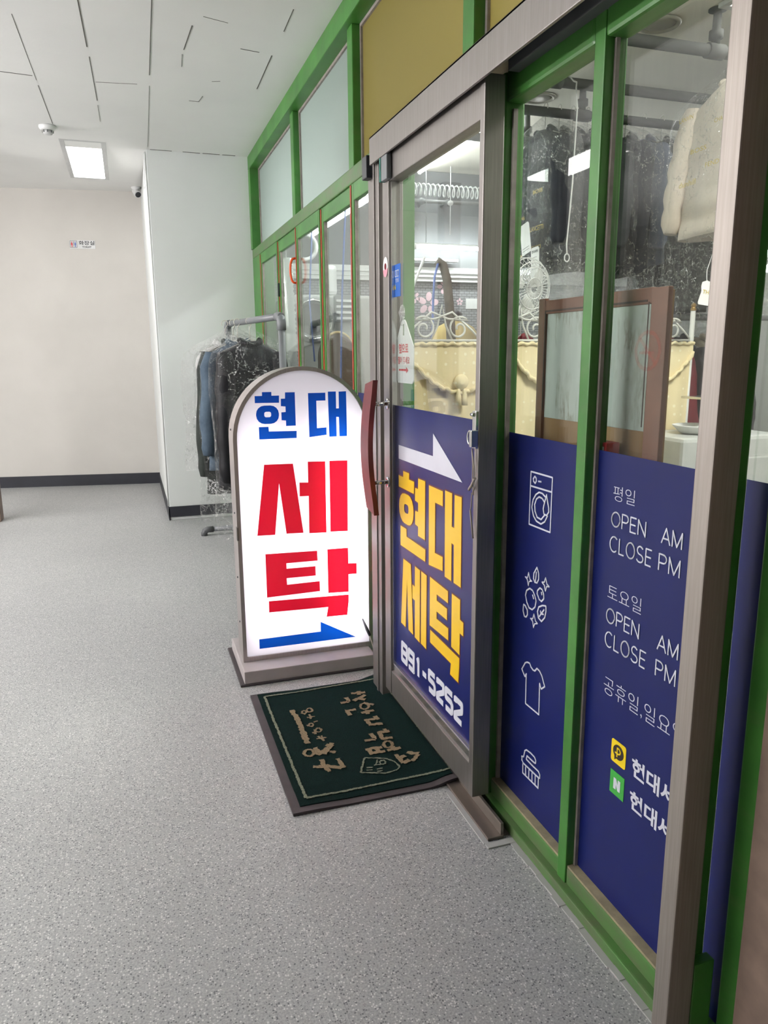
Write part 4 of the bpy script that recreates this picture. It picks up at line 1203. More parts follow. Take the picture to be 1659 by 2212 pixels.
# ---- garments
def garment(name, label, loc, rz, mat, L=.78, hwid=.235, depth=.085, seed=0, sleeves=True, puffy=False, film='garment_film', fl=.25, group=None,
            collar=True, cat='garment', prints=(), tags=(), lapel=None, hang_mat='hanger_wire', fw_=None, front=-1, fd=.065, sl=None, flare=.06, out=.075):
    """hook centre at the local origin; the garment hangs in the local XZ plane"""
    rnd = random.Random(seed)
    t_ = empty(name, (0, 0, 0), label, cat, group)
    so_ = rnd.uniform(0, 50)
    NS = 28
    prof = [(-.135, .055, .045), (-.155, .075, .055), (-.175, .125, .065), (-.20, .175, .075), (-.235, hwid * .93, depth), (-.28, hwid, depth * 1.05)]
    nz = 22
    for i in range(1, nz + 1):
        t1 = i / nz
        z = -.28 - (L - .28) * t1
        prof.append((z, hwid * (1 - .05 * math.sin(math.pi * t1) + flare * t1), depth * (1.05 + .15 * t1)))
    vs = []
    for (z, a, dp) in prof:
        for k_ in range(NS):
            th = 2 * math.pi * k_ / NS
            c, s_ = math.cos(th), math.sin(th)
            x = a * math.copysign(abs(c) ** .75, c); y = dp * math.copysign(abs(s_) ** .75, s_)
            q = noise.noise(Vector((x * 9 + so_, y * 6, z * 2.2))) * .016 + noise.noise(Vector((x * 22 + so_, y * 20, z * 9))) * .006
            if puffy: q += .012 * abs(math.sin(z * 26)) - .006
            m_ = 1 + q / max(.05, dp) * .6
            vs.append((x * (1 + q * .6), y * m_, z + (noise.noise(Vector((x * 7 + so_, 3.3, 0))) * .012 if z < -L + .02 else 0)))
    n_ = len(prof)
    fs = [(i * NS + k_, i * NS + (k_ + 1) % NS, (i + 1) * NS + (k_ + 1) % NS, (i + 1) * NS + k_) for i in range(n_ - 1) for k_ in range(NS)]
    fs = [f_[::-1] for f_ in fs]
    b = MB().add(vs, fs, True)
    b.f.append(tuple(range(NS))); b.sm.append(False)
    b.f.append(tuple((n_ - 1) * NS + k_ for k_ in reversed(range(NS)))); b.sm.append(False)
    b.build('body', mat, t_)
    if sleeves:
        for s_ in (-1, 1):
            path = []; rr = []
            n2 = 14
            for i in range(n2 + 1):
                u_ = i / n2
                x = s_ * (hwid * .80 + out * math.sin(u_ * 1.5)); z = -.205 - (sl or .58 * min(1, L / .72)) * u_
                path.append((x + noise.noise(Vector((so_, u_ * 4, s_))) * .012, front * (.012 + .05 * u_ + (.03 if puffy else 0)) + noise.noise(Vector((u_ * 3, so_, s_))) * .012, z))
                rr.append((.072 - .022 * u_) * min(1.0, .62 + u_ * 2.6) * (.75 if i == n2 else 1) + (.006 * math.sin(u_ * 30) if puffy else noise.noise(Vector((u_ * 9, so_, 9))) * .006))
            MB().tube(path, .06, 12, rr=rr).build('sleeve', mat, t_)
    if collar:
        b = MB()
        cp_ = [(.062 * math.cos(a) * 1.1, -.052 * math.sin(a) * 1.0, -.135 - .020 * math.sin(a)) for a in [R(10 * k_ - 30) for k_ in range(25)]]
        b.tube(cp_, .020, 8, rr=[.010] + [.021] * (len(cp_) - 2) + [.010])
        b.build('collar', mat, t_)
    if lapel:
        b = MB()
        for s_ in (-1, 1):
            b.add([(s_ * .045, -.058, -.15), (s_ * .115, -.082, -.24), (s_ * .060, -.100, -.42), (s_ * .006, -.104, -.46), (s_ * .016, -.080, -.20)],
                  [(0, 1, 2, 3, 4)] if s_ > 0 else [(4, 3, 2, 1, 0)])
        b.build('lapel', lapel, t_)
    # wire hanger
    b = MB()
    hk = [(.022 * math.sin(a) , 0, -.004 + .022 * math.cos(a)) for a in [R(-130 + 20 * k_) for k_ in range(15)]]
    b.tube(hk + [(0, 0, -.05), (0, 0, -.12)], .0028, 6)
    b.tube([(0, 0, -.118), (hwid * .85, 0, -.20), (-hwid * .85, 0, -.20), (0, 0, -.118)], .0028, 6)
    b.build('hanger', hang_mat, t_)
    cover = None
    if film:
        wF = fw_ or hwid + .085
        dF = depth + fd
        pf = [(-.035, .014, .012), (-.055, .022, .018), (-.085, .075, .045), (-.12, .15, .075), (-.165, wF * .74, .10), (-.215, wF * .93, dF * .92), (-.27, wF, dF)]
        n3 = 26
        for i in range(1, n3 + 1):
            u_ = i / n3
            pf.append((-.27 - (L + fl - .27) * u_, wF * (1 + .03 * math.sin(u_ * 9 + so_)), dF * (1 - .25 * max(0, u_ - .6))))
        NF = 40
        vs = []
        for (z, a, dp) in pf:
            for k_ in range(NF):
                th = 2 * math.pi * k_ / NF
                c, s_ = math.cos(th), math.sin(th)
                x = a * math.copysign(abs(c) ** .7, c); y = dp * math.copysign(abs(s_) ** .7, s_)
                am = min(1, a / .15)
                q = (noise.noise(Vector((x * 16 + so_, y * 14, z * 5))) * .012 + noise.noise(Vector((x * 40, y * 34 + so_, z * 26))) * .007) * am
                vs.append((x + c * q, y + s_ * q * 1.6, z))
        n_ = len(pf)
        fs = [(i * NF + k_, (i + 1) * NF + k_, (i + 1) * NF + (k_ + 1) % NF, i * NF + (k_ + 1) % NF) for i in range(n_ - 1) for k_ in range(NF)]
        cover = MB().add(vs, fs, True).build('plastic_cover', film, t_)
        if prints:
            # (text, x, z, width, height, side): side -1 = local -Y face, +1 = local +Y
            for (s0, x_, z_, w_, h_, sd2) in prints:
                yy_ = sd2 * (dF + .020)
                fr_ = (Vector((0, yy_, 0)), Vector((1, 0, 0)), Vector((0, 0, 1))) if sd2 < 0 else (Vector((0, yy_, 0)), Vector((-1, 0, 0)), Vector((0, 0, 1)))
                b = MB(); text(b, s0, fr_, x_ if sd2 < 0 else -x_ - w_, z_, width=w_, height=h_, off=.01)
                b.build('gold_print', 'gold_print', cover)
    for (x_, y_, z_, w_, h_, tilt, body) in tags:
        b = MB()
        cs, sn = math.cos(tilt), math.sin(tilt)
        fr_ = (Vector((x_, y_, z_)), Vector((cs, 0, sn)), Vector((-sn, 0, cs))) if y_ < 0 else (Vector((x_, y_, z_)), Vector((-cs, 0, sn)), Vector((sn, 0, cs)))
        b.poly([(-w_ / 2, -h_), (w_ / 2, -h_), (w_ / 2, -.012), (w_ / 2 - .012, 0), (-w_ / 2 + .012, 0), (-w_ / 2, -.012)], fr_, .0008)
        pt = b.build('paper_tag', 'paper', t_)
        b = MB()
        f2_ = (fr_[0] + fr_[1].cross(fr_[2]) * .0012, fr_[1], fr_[2])
        if body:
            text(b, body, f2_, -w_ * .38, -.032, width=w_ * .76, height=.016, off=.02)
        for i in range(5 if body else 2):
            zz = -.055 - .016 * i if body else -h_ + .02 + .014 * i
            b.stroke([(-w_ * .38, zz), (w_ * rnd.uniform(.0, .36), zz)], .0018, f2_)
        b.build('print', 'ink', pt)
    t_.location = loc
    t_.rotation_euler = (0, 0, rz)
    return t_
def barp(y):
    t1 = (y - P1.y) / (P2.y - P1.y); p = P1 + (P2 - P1) * t1
    return Vector((p.x, p.y, p.z + .002))
GR = 'plastic wrapped garments on the grey pipe rack'
garment('padded_coat', 'long black padded coat in clear plastic, frontmost on the grey pipe rack', barp(5.16), R(4), 'black_down', 1.12, .225, .075, 1, puffy=True, fl=.34, group=GR, cat='coat', fw_=.275, sl=.86, flare=.16, out=.035)
garment('jacket', 'blue grey denim jacket in clear plastic, second on the grey pipe rack', barp(5.33) + Vector((-.035, 0, 0)), R(-3), 'denim_blue', 1.02, .225, .04, 2, fl=.22, group=GR, cat='jacket', fw_=.275, fd=.02, sl=.70, out=.055)
garment('coat', 'black long coat in clear plastic, third on the pipe rack', barp(5.46) + Vector((-.03, 0, 0)), R(2), 'dark_olive', 1.20, .225, .04, 3, fl=.2, group=GR, cat='coat', fw_=.285, fd=.02, sl=.86, out=.07)
garment('shirt', 'pale shirt in loose clear plastic, rearmost on the pipe rack beside the pillar', barp(5.60) + Vector((-.05, 0, 0)), R(-2), 'white_cloth', .60, .22, .035, 4, fl=.45, group=GR, cat='shirt', fw_=.32, sleeves=False, fd=.025, film='loose_film')

# ================================================================== INSIDE THE SHOP
# ---- ceiling hanging pipes
def rail(y, x0, x1, label, flanges, z=2.70):
    t_ = empty('hanging_pipe', ((x0 + x1) / 2, y, z), label, 'clothes rail', 'ceiling clothes pipes')
    MB().tube([(x0, y, z), (x1, y, z)], .026, 14).build('pipe', 'pipe_grey', t_)
    for x_ in flanges:
        b = MB().lathe((x_, y, z), [(.020, 0), (.020, .05), (.032, .052), (.032, .085), (.020, .088), (.018, cz - z - .008), (.042, cz - z - .006), (.042, cz - z)], 14)
        b.tube([(x_ - .045, y, z), (x_ + .045, y, z)], .033, 14)
        b.build('flange', 'pipe_grey', t_)
rail(3.13, .45, 4.2, 'grey ceiling pipe nearest the entrance, holding the beige coat', (1.73, 3.2))
rail(3.69, .45, 4.2, 'empty grey ceiling pipe between the two loaded pipes', (1.22, 3.0))
rail(4.14, .45, 4.2, 'grey ceiling pipe carrying the row of dark jackets', (1.68, 3.3))
rail(4.72, .9, 4.2, 'grey ceiling pipe farthest back, behind the dark jackets', (1.64, 3.4))
GP = 'dry cleaned garments on the ceiling pipes'
Z = 2.728
pr1 = [('BOSS', -.20, -.50, .10, .020, 1), ('CHANEL', -.02, -.62, .10, .016, 1), ('LANCETTI', -.22, -.70, .14, .026, 1), ('GUCCI', -.20, -.80, .10, .020, 1), ('FENDI', .02, -.48, .10, .018, 1), ('dunhill', .0, -.84, .11, .024, 1)]
pr2 = [('FENDI', -.14, -.66, .10, .03, 1), ('dunhill', -.12, -.84, .12, .034, 1), ('GIVENCHY', -.14, -.96, .12, .018, 1), ('LANCETTI', -.06, -1.05, .14, .034, 1), ('BOSS', .02, -.46, .12, .02, 1)]
pr3 = [('BOSS', -.06, -.46, .11, .02, 1), ('LANVIN', .05, -.30, .10, .02, 1), ('FENDI', -.16, -.54, .10, .02, 1), ('dunhill', .0, -.60, .12, .026, 1), ('CHANEL', -.2, -.36, .10, .018, 1)]
def gz(i, x, mat, label, name='jacket', y=4.14, **kw):
    return garment(name, label, (x, y, Z), R(90) + R([2, -1.5, 1.5, -2][i % 4]), mat, seed=20 + i, group=GP, cat=name, front=1, **dict({'fd': .022}, **kw))
gz(0, 1.44, 'navy_wool', 'dark navy suit jacket in printed plastic, first on the loaded pipe by the window', L=.86, fl=.26, film='loose_film', prints=pr1, lapel='charcoal', hwid=.25,
   tags=[(-.22, .175, -.80, .085, .20, .05, '현대세탁'), (-.10, .178, -.66, .10, .17, .22, '')])
gz(1, 1.53, 'charcoal', 'charcoal grey jacket in plastic, second on the loaded pipe', L=.88, fl=.22, depth=.035)
gz(2, 1.62, 'charcoal', 'charcoal grey jacket in plastic, third on the loaded pipe', L=.90, fl=.26, depth=.035)
gz(3, 1.72, 'dark_olive', 'dark green grey jacket in plastic, fourth on the loaded pipe', L=.86, fl=.24, depth=.035)
gz(4, 1.84, 'charcoal', 'grey jacket in plastic behind the green mullion, fifth on the loaded pipe', L=.88, fl=.24, depth=.035, tags=[(-.25, .12, -.80, .07, .20, -.03, '현대')])
gz(5, 1.98, 'navy_wool', 'navy jacket with rounded shoulders in plastic, sixth on the loaded pipe', L=.92, fl=.20, depth=.07, hwid=.245)
gz(6, 2.11, 'slate_blue', 'slate blue jacket in plastic, seventh on the loaded pipe', L=.86, fl=.2, depth=.035)
gz(7, 2.24, 'charcoal', 'charcoal coat in plastic, eighth on the loaded pipe', 'coat', L=1.0, fl=.2, depth=.045)
gz(8, 2.40, 'dark_olive', 'dark coat in plastic with gold print, ninth on the loaded pipe', 'coat', L=1.14, fl=.14, depth=.08, prints=pr2, hwid=.26)
gz(9, 2.56, 'dark_olive', 'dark coat in plastic, tenth on the loaded pipe', 'coat', L=1.10, fl=.14, depth=.045)
gz(10, 2.74, 'navy_wool', 'dark navy coat in plastic, last on the loaded pipe', 'coat', L=1.05, fl=.2, depth=.045)
gz(11, 1.86, 'beige_coat', 'beige quilted coat in gold printed plastic on the nearest ceiling pipe', 'coat', y=3.13, L=.82, fl=.34, puffy=True, hwid=.27, depth=.085, prints=pr3, fd=.075)
gz(12, 2.16, 'charcoal', 'dark grey coat in plastic beside the beige quilted coat', 'coat', y=3.13, L=.9, fl=.3)
b = MB()
fq = (Vector((1.60, 2.985, 1.665)), Vector((.985, .0, -.17)), Vector((.17, 0, .985)))
# ---- fluorescent tubes, ceiling panel, down lights
def tube_lamp(p0, p1, label, up=Vector((0, 0, 1)), hang=None, r=.014):
    p0, p1 = Vector(p0), Vector(p1)
    t_ = empty('tube_lamp', (p0 + p1) / 2, label, 'tube lamp', 'shop tube lamps')
    d = (p1 - p0).normalized()
    MB().tube([p0, p1], r, 10).build('tube', 'lamp_tube', t_)
    b = MB()
    o1 = up * .022
    b.tube([p0 + o1, p1 + o1], .013, 4)
    for p in (p0, p1): b.tube([p - d * .012, p + d * .012], .019, 10).tube([p, p + up * .026], .012, 8)
    b.build('holder', 'white_plastic', t_)
    if hang:
        for f_ in (.08, .92):
            p = p0 + (p1 - p0) * f_ + o1
            MB().tube([p, (p.x, p.y, hang)], .003, 6).build('hanger_wire', 'grey_metal', t_)
    return t_
tube_lamp((1.50, 4.72, 2.838), (1.50, 6.30, 2.838), 'bright LED tube on the shop ceiling running away from the door')
tube_lamp((1.43, 6.22, 2.23), (2.70, 6.22, 2.23), 'bright horizontal LED tube hung before the grey end wall of the shop', hang=cz)
tube_lamp((0.49, 3.9, 2.25), (0.485, 6.02, 2.25), 'LED tube hung over the machines behind the left sashes', hang=cz)
tube_lamp((3.35, 2.2, 2.838), (3.35, 4.6, 2.838), 'LED tube on the shop ceiling beyond the loaded pipes')  # added out of view to brighten the shop
tube_lamp((0.75, 0.9, 2.838), (0.75, 2.5, 2.838), 'LED tube on the shop ceiling just inside the right windows')  # another added tube, unseen, lifts the light behind the windows
panel_lamp(1.05, 1.65, 1.25, 1.85, cz, 'square lit ceiling panel inside the shop nearest the right windows', mat='lamp_panel', h=.02)  # panel added out of view to light the curtain
panel_lamp(1.69, 2.29, 2.48, 3.085, cz, 'square lit ceiling panel inside the shop above the beige coat', mat='lamp_panel_dim', h=.02)
for x_, y_, lb in ((1.575, 3.34, 'round unlit recessed ceiling light near the square panel'), (1.566, 4.44, 'round unlit recessed ceiling light above the first dark jacket')):
    t_ = empty('recessed_light', (x_, y_, cz), lb, 'ceiling light', 'round recessed ceiling lights')
    MB().lathe((x_, y_, cz), [(.100, 0), (.100, -.006), (.092, -.012), (.080, -.010), (.078, 0)], 28).build('rim', 'downlight', t_)
    MB().lathe((x_, y_, cz), [(.078, -.002), (.060, -.009), (.02, -.012)], 28).build('lens', 'downlight', t_)
b = MB().tube([(1.30, 3.60, 2.675), (1.298, 3.60, 2.65), (1.31, 3.60, 2.56), (1.30, 3.60, 2.2), (1.28, 3.60, 1.9), (1.285, 3.60, 1.85)], .004, 6)
b.tube([(1.285 + .015 * math.cos(R(30 * k_)), 3.60, 1.835 + .02 * math.sin(R(30 * k_))) for k_ in range(12)], .003, 6, True)
b.tube([(1.30, 3.69, 2.73), (1.30, 3.66, 2.715), (1.30, 3.63, 2.69), (1.30, 3.60, 2.675)], .004, 6)
tag(b.build('string', 'white_plastic'), 'long thin white cord with a wire loop hanging from the empty pipe in the window', 'cord')

# ---- iron divider with cream curtain
YD = 3.20
dv = empty('iron_divider', (1.0, YD, 0), 'white wrought iron divider with scrollwork and gold finials inside the shop', 'divider')
for x_ in (.215, 1.778):
    po = MB().tube([(x_, YD, 0), (x_, YD, 1.55)], .0125, 14).build('post', 'white_iron', dv)
    MB().lathe((x_, YD, 1.55), [(.015, 0), (.015, .004), (.011, .006), (.014, .008), (.014, .013), (.008, .016), (.013, .022), (.013, .028), (.008, .036), (.002, .039)], 14).build('finial', 'gold', po)
b = MB().tube([(.215, YD, 1.405), (1.778, YD, 1.405)], .006, 8).tube([(.215, YD, .25), (1.778, YD, .25)], .008, 8)
b.build('rail', 'white_iron', dv)
def scroll(cx_, flip):
    P = []
    for k_ in range(30):
        a = R(200 - k_ * 18); r = .010 + .0016 * k_
        P.append((cx_ + flip * (.085 + r * math.cos(a) * 1.0), YD, 1.458 + r * math.sin(a)))
    P += [(cx_ + flip * .03, YD, 1.50), (cx_ - flip * .05, YD, 1.53), (cx_ - flip * .15, YD, 1.45), (cx_ - flip * .19, YD, 1.41)]
    return P
for i in range(4):
    c_ = .41 + i * .39
    b = MB()
    for s_ in (-1, 1): b.tube(scroll(c_, s_), .0052, 6)
    b.tube([(c_ - .05, YD, 1.41), (c_ - .02, YD, 1.47), (c_, YD, 1.56), (c_ + .02, YD, 1.47), (c_ + .05, YD, 1.41)], .005, 6)
    b.build('scroll', 'white_iron', dv)
cu = empty('curtain', (1.0, YD, 1.39), 'cream lace trimmed curtain hung along the iron divider', 'curtain')
def cloth(x0, x1, ztop, zbot, y, amp, freq, nx=160, nz=14, ph=0):
    b = MB(); vs = []
    for j in range(nz + 1):
        for i in range(nx + 1):
            x = x0 + (x1 - x0) * i / nx; zb_ = zbot(x) if callable(zbot) else zbot
            z = ztop + (zb_ - ztop) * j / nz
            vs.append((x, y + amp * (0.3 + .7 * j / nz) * math.sin(freq * x + ph + .3 * math.sin(3 * x)), z))
    m_ = (nx + 1) * (nz + 1)
    vs += [(v[0], v[1] + .002, v[2]) for v in vs]
    fs = []
    for j in range(nz):
        for i in range(nx):
            q = j * (nx + 1) + i
            fs.append((q, q + nx + 1, q + nx + 2, q + 1)); fs.append((m_ + q, m_ + q + 1, m_ + q + nx + 2, m_ + q + nx + 1))
    return b.add(vs, fs, True)
cloth(.232, 1.765, 1.392, .22, YD - .022, .010, 62).build('cloth', 'curtain', cu)
def vz(x):
    t1 = ((x - .232) / 1.533 * 3) % 1.0
    return 1.352 - .175 * math.sin(math.pi * min(1, max(0, t1))) ** .8
va = cloth(.232, 1.762, 1.394, vz, YD - .038, .003, 20, 180, 8).build('valance', 'curtain', cu)
b = MB()
n_ = 240
b.tube([(.232 + 1.53 * i / n_, YD - .042 - .004 * math.sin(i * 1.3), vz(.232 + 1.53 * i / n_) + .004 * math.sin(i * .9)) for i in range(n_ + 1)], .009, 6, rr=[.007 + .004 * abs(math.sin(i * .8)) for i in range(n_ + 1)])
b.tube([(.232 + 1.53 * i / n_, YD - .042, 1.390 + .003 * math.sin(i * .8)) for i in range(n_ + 1)], .007, 6, rr=[.006 + .003 * abs(math.sin(i * .7)) for i in range(n_ + 1)])
b.build('lace_trim', 'curtain', va)
for x_ in (.487, .998, 1.509):
    zr = vz(x_) + .045
    ro = MB().lathe((x_, YD - .052, zr), [(.006, -.012), (.016, -.012), (.020, -.004), (.034, -.003), (.036, .004), (.01, .008)], 18, 'Y').build('rosette', 'curtain', va)
    b = MB()
    for s_ in (-.014, .016):
        b.lathe((x_ + s_, YD - .052, zr - .03), [(.016, -.075), (.012, -.03), (.009, -.02), (.011, -.012), (.005, 0)], 10)
    b.build('tassel', 'curtain', ro)
tag(MB().bev(.196, .263, YD - .030, YD - .0145, 1.352, 1.484, .002).build('white_plate', 'white_plastic'), 'small white rectangular plate fixed to the left post of the iron divider', 'plate')

# ---- board leaning inside the right window
bo = empty('framed_board', (.135, 1.56, 0), 'brown framed panel with a grey marble sheet standing just inside the right window', 'board')
MB().bev(.117, .126, 1.310, 1.820, 0.0, 1.474, .002).build('backing', 'tan_board', bo)
f = MB()
f.bev(.108, .120, 1.790, 1.822, .30, 1.488, .002).bev(.108, .120, 1.308, 1.360, .30, 1.480, .002).bev(.109, .121, 1.360, 1.790, 1.448, 1.482, .002)
f.build('frame', 'brown_frame', bo)
b = MB()
b.stroke([(-1.786, 1.20), (-1.786, 1.455), (-1.372, 1.455)], .004, frame_x(.1075)).stroke([(-1.366, 1.19), (-1.366, 1.452)], .003, frame_x(.1075))
b.build('groove', 'dark_line', bo)
MB().bev(.113, .119, 1.366, 1.784, 1.180, 1.448, .001).build('marble_panel', 'marble', bo)
led = MB().bev(.056, .106, 1.30, 1.70, 1.045, 1.060, .002)
trim(led, 'white_plastic')
bx = empty('small_carton', (.08, 1.46, 1.06), 'small red and green carton on the ledge at the foot of the marble panel', 'box')
MB().bev(.062, .098, 1.425, 1.462, 1.060, 1.151, .002).build('red_side', 'ink_red', bx)
MB().bev(.062, .098, 1.463, 1.492, 1.060, 1.151, .002).build('green_side', 'light_green', bx)
b = MB().poly([(-1.448, 1.112), (-1.432, 1.112), (-1.432, 1.142), (-1.448, 1.142)], frame_x(.0615), .0006); b.build('sticker', 'paper', bx)
# ---- appliance, tray, stand
ap = empty('washing_machine', (1.70, 2.97, 0), 'white washing machine in front of the cream curtain behind the right window', 'appliance')
MB().bev(1.405, 2.0, 2.76, 3.14, 0.02, .965, .018).build('body', 'appliance', ap)
MB().bev(1.52, 1.94, 2.750, 2.764, .30, .87, .010).build('door_panel', 'appliance', ap)
MB().tube([(1.55, 2.755, .892), (1.60, 2.755, .892)], .006, 8).build('button', 'dark_grey', ap)
b = MB()
for x_ in (1.45, 1.95):
    for y_ in (2.80, 3.10): b.lathe((x_, y_, 0), [(.02, 0), (.02, .022)], 10)
b.build('foot', 'dark_grey', ap)
ty = MB().lathe((1.615, 2.93, .966), [(.060, 0), (.075, .006), (.098, .030), (.108, .040), (.104, .042), (.074, .014), (.02, .010)], 30)
tag(ty.build('dish', 'white_plastic', None, loc=(1.615, 2.93, .966)), 'white oval dish on top of the washing machine', 'dish')
st = empty('chrome_stand', (1.70, 2.94, .966), 'small chrome wire stand beside the white dish on the washing machine', 'stand')
MB().bev(1.590, 1.83, 2.88, 3.02, 1.128, 1.140, .003).build('top', 'chrome', st)
for x_, y_ in ((1.735, 2.885), (1.735, 3.01), (1.82, 2.885), (1.82, 3.01)):
    MB().tube([(x_, y_, .966), (x_, y_, 1.13)], .006, 8).build('leg', 'chrome', st)
MB().tube([(1.735, 2.885, 1.03), (1.82, 2.885, 1.03)], .004, 8).build('crossbar', 'chrome', st)
# ---- lower clothes rail behind the divider
lr = empty('clothes_rail', (1.9, 3.92, 0), 'grey steel clothes rail behind the iron divider', 'clothes rail')
MB().tube([(.98, 3.92, 1.545), (3.2, 3.92, 1.56)], .020, 12).build('hanging_bar', 'grey_metal', lr)
for x_ in (.98, 3.2):
    MB().tube([(x_, 3.92, 0.0), (x_, 3.92, 1.55)], .020, 12).build('post', 'grey_metal', lr)
GL = 'garments on the low rail behind the divider'
for i, (x_, mt, lb, hm, kw) in enumerate([
        (1.08, 'slate_blue', 'slate blue jacket at the left end of the low rail', 'white_iron', {}),
        (1.20, 'burgundy', 'burgundy jacket on the low rail left of the brown board', 'white_iron', {}),
        (1.34, 'grey_cloth', 'grey jacket on the low rail beside the burgundy one', 'hanger_wire', {}),
        (2.04, 'dark_olive', 'dark jacket on the low rail just right of the brown board', 'hanger_wire', {}),
        (2.16, 'burgundy', 'dark red jacket on the low rail right of the brown board', 'pink', {}),
        (2.28, 'black_down', 'black jacket on the low rail beside the divider post', 'hanger_wire', {}),
        (2.42, 'fur', 'brown and grey fur coat on the low rail behind the divider post', 'white_iron', {'depth': .10}),
        (2.58, 'black_down', 'black coat in plastic at the right of the fur coat', 'cord_blue', {'film': 'garment_film'})]):
    kw = dict({'film': None}, **kw)
    garment('jacket' if mt != 'fur' else 'fur_coat', lb, (x_, 3.92, 1.568), R(90 + [4, -3, 2][i % 3]), mt, seed=60 + i, L=.95, depth=kw.pop('depth', .05), group=GL, cat='jacket' if mt != 'fur' else 'coat', hang_mat=hm, **kw)
b = MB()
fn = empty('standing_fan', (.965, 3.58, 0), 'white standing fan with a wire cage beside the first dark jacket', 'fan')
MB().lathe((.965, 3.58, 0), [(.17, 0), (.17, .02), (.03, .035), (.018, .05)], 24).build('base', 'white_plastic', fn)
MB().tube([(.965, 3.58, .04), (.965, 3.58, 1.62)], .014, 10).build('pole', 'white_plastic', fn)
MB().tube([(.93, 3.66, 1.70), (.935, 3.64, 1.70), (.955, 3.56, 1.70), (.965, 3.545, 1.70)], .055, 16, rr=[.03, .055, .055, .04]).build('motor', 'white_plastic', fn)
MB().tube([(.965, 3.58, 1.60), (.955, 3.60, 1.66)], .02, 8).build('neck', 'white_plastic', fn)
b = MB()
ca = Vector((.985, 3.47, 1.665)); axd = Vector((.25, -.95, -.1)).normalized(); u_ = axd.cross(Vector((0, 0, 1))).normalized(); v_ = u_.cross(axd)
for rr_, dd in ((.145, 0), (.125, .03), (.10, .045), (.05, .05), (.145, -.04)):
    b.tube([ca + axd * dd + (u_ * math.cos(R(12 * k_)) + v_ * math.sin(R(12 * k_))) * rr_ for k_ in range(30)], .0028, 5, True)
for k_ in range(36):
    a = R(10 * k_); w_ = u_ * math.cos(a) + v_ * math.sin(a)
    b.tube([ca + axd * .05 + w_ * .02, ca + axd * .045 + w_ * .10, ca + w_ * .145, ca - axd * .04 + w_ * .145, ca - axd * .06 + w_ * .06], .0016, 4)
b.build('cage', 'white_plastic', fn)
b = MB()
for k_ in range(3):
    a = R(120 * k_); w_ = u_ * math.cos(a) + v_ * math.sin(a); w2 = u_ * math.cos(a + .9) + v_ * math.sin(a + .9)
    b.add([ca + w_ * .03, ca + w_ * .125 + axd * .012, ca + (w_ + w2).normalized() * .125, ca + w2 * .105 - axd * .012, ca + w2 * .03], [(0, 1, 2, 3, 4)])
b.build('blade', 'foil_white', fn)

# ---- end wall fittings seen through the door
b = MB().bev(.35, 4.15, 6.362, 6.399, 1.965, 2.085, .004).bev(.35, 4.15, 6.350, 6.364, 2.035, 2.05, .002).bev(.35, 4.15, 6.350, 6.364, 2.0, 2.01, .002)
trim(b, 'foil_white')
tag(MB().bev(1.44, 1.87, 6.30, 6.36, 2.128, 2.150, .004).build('wall_shelf_strip', 'white_plastic'), 'thin white strip fixed on the end wall below the LED tube', 'strip')
wp = empty('wall_pipe', (1.9, 6.25, 2.6), 'thin grey air pipe running across the end wall below the coiled hose', 'pipe')
MB().tube([(1.42, 6.25, 2.60), (3.2, 6.25, 2.62)], .016, 10).build('pipe', 'grey_metal', wp)
for x_ in (1.50, 1.74, 2.4, 3.0):
    MB().tube([(x_, 6.25, 2.60), (x_, 6.40, 2.60)], .009, 8).lathe((x_, 6.25, 2.60), [(.0, -.03), (.025, -.02), (.032, 0), (.025, .02), (.0, .03)], 14).build('fitting', 'grey_plastic', wp)
cd = empty('conduit', (1.455, 6.3, 1.5), 'white vertical conduit with round fittings on the end wall', 'conduit')
MB().tube([(1.425, 6.36, 0.9), (1.425, 6.36, 2.72)], .020, 10).build('pipe', 'white_plastic', cd)
for z in (2.72, 2.60, 2.42):
    MB().tube([(1.425, 6.36, z), (1.47, 6.33, z), (1.50, 6.30, z - .01)], .034, 12, rr=[.028, .036, .034]).build('fitting', 'grey_plastic', cd)
co = MB()
pts = []
for k_ in range(26 * 10):
    a = k_ * 2 * math.pi / 10; pts.append((1.32 + k_ * .0042, 6.10 + .045 * math.cos(a), 2.66 + .045 * math.sin(a)))
co.tube(pts, .007, 5)
co.tube([(1.32, 6.10, 2.70), (1.32, 6.10, 2.874)], .004, 5).tube([(2.40, 6.10, 2.70), (2.40, 6.10, 2.874)], .004, 5)
tag(co.build('coiled_hose', 'hose_white'), 'clear coiled air hose stretched under the shop ceiling by the end wall', 'hose')
b = MB().tube([(1.735, 6.18, 2.874), (1.735, 6.18, 2.33)], .004, 6).lathe((1.735, 6.18, 2.585), [(.0, -.024), (.02, -.015), (.026, 0), (.02, .015), (0, .024)], 12)
tag(b.build('pull_cord', 'white_plastic'), 'white pull cord with a round bead hanging in front of the end wall', 'cord')
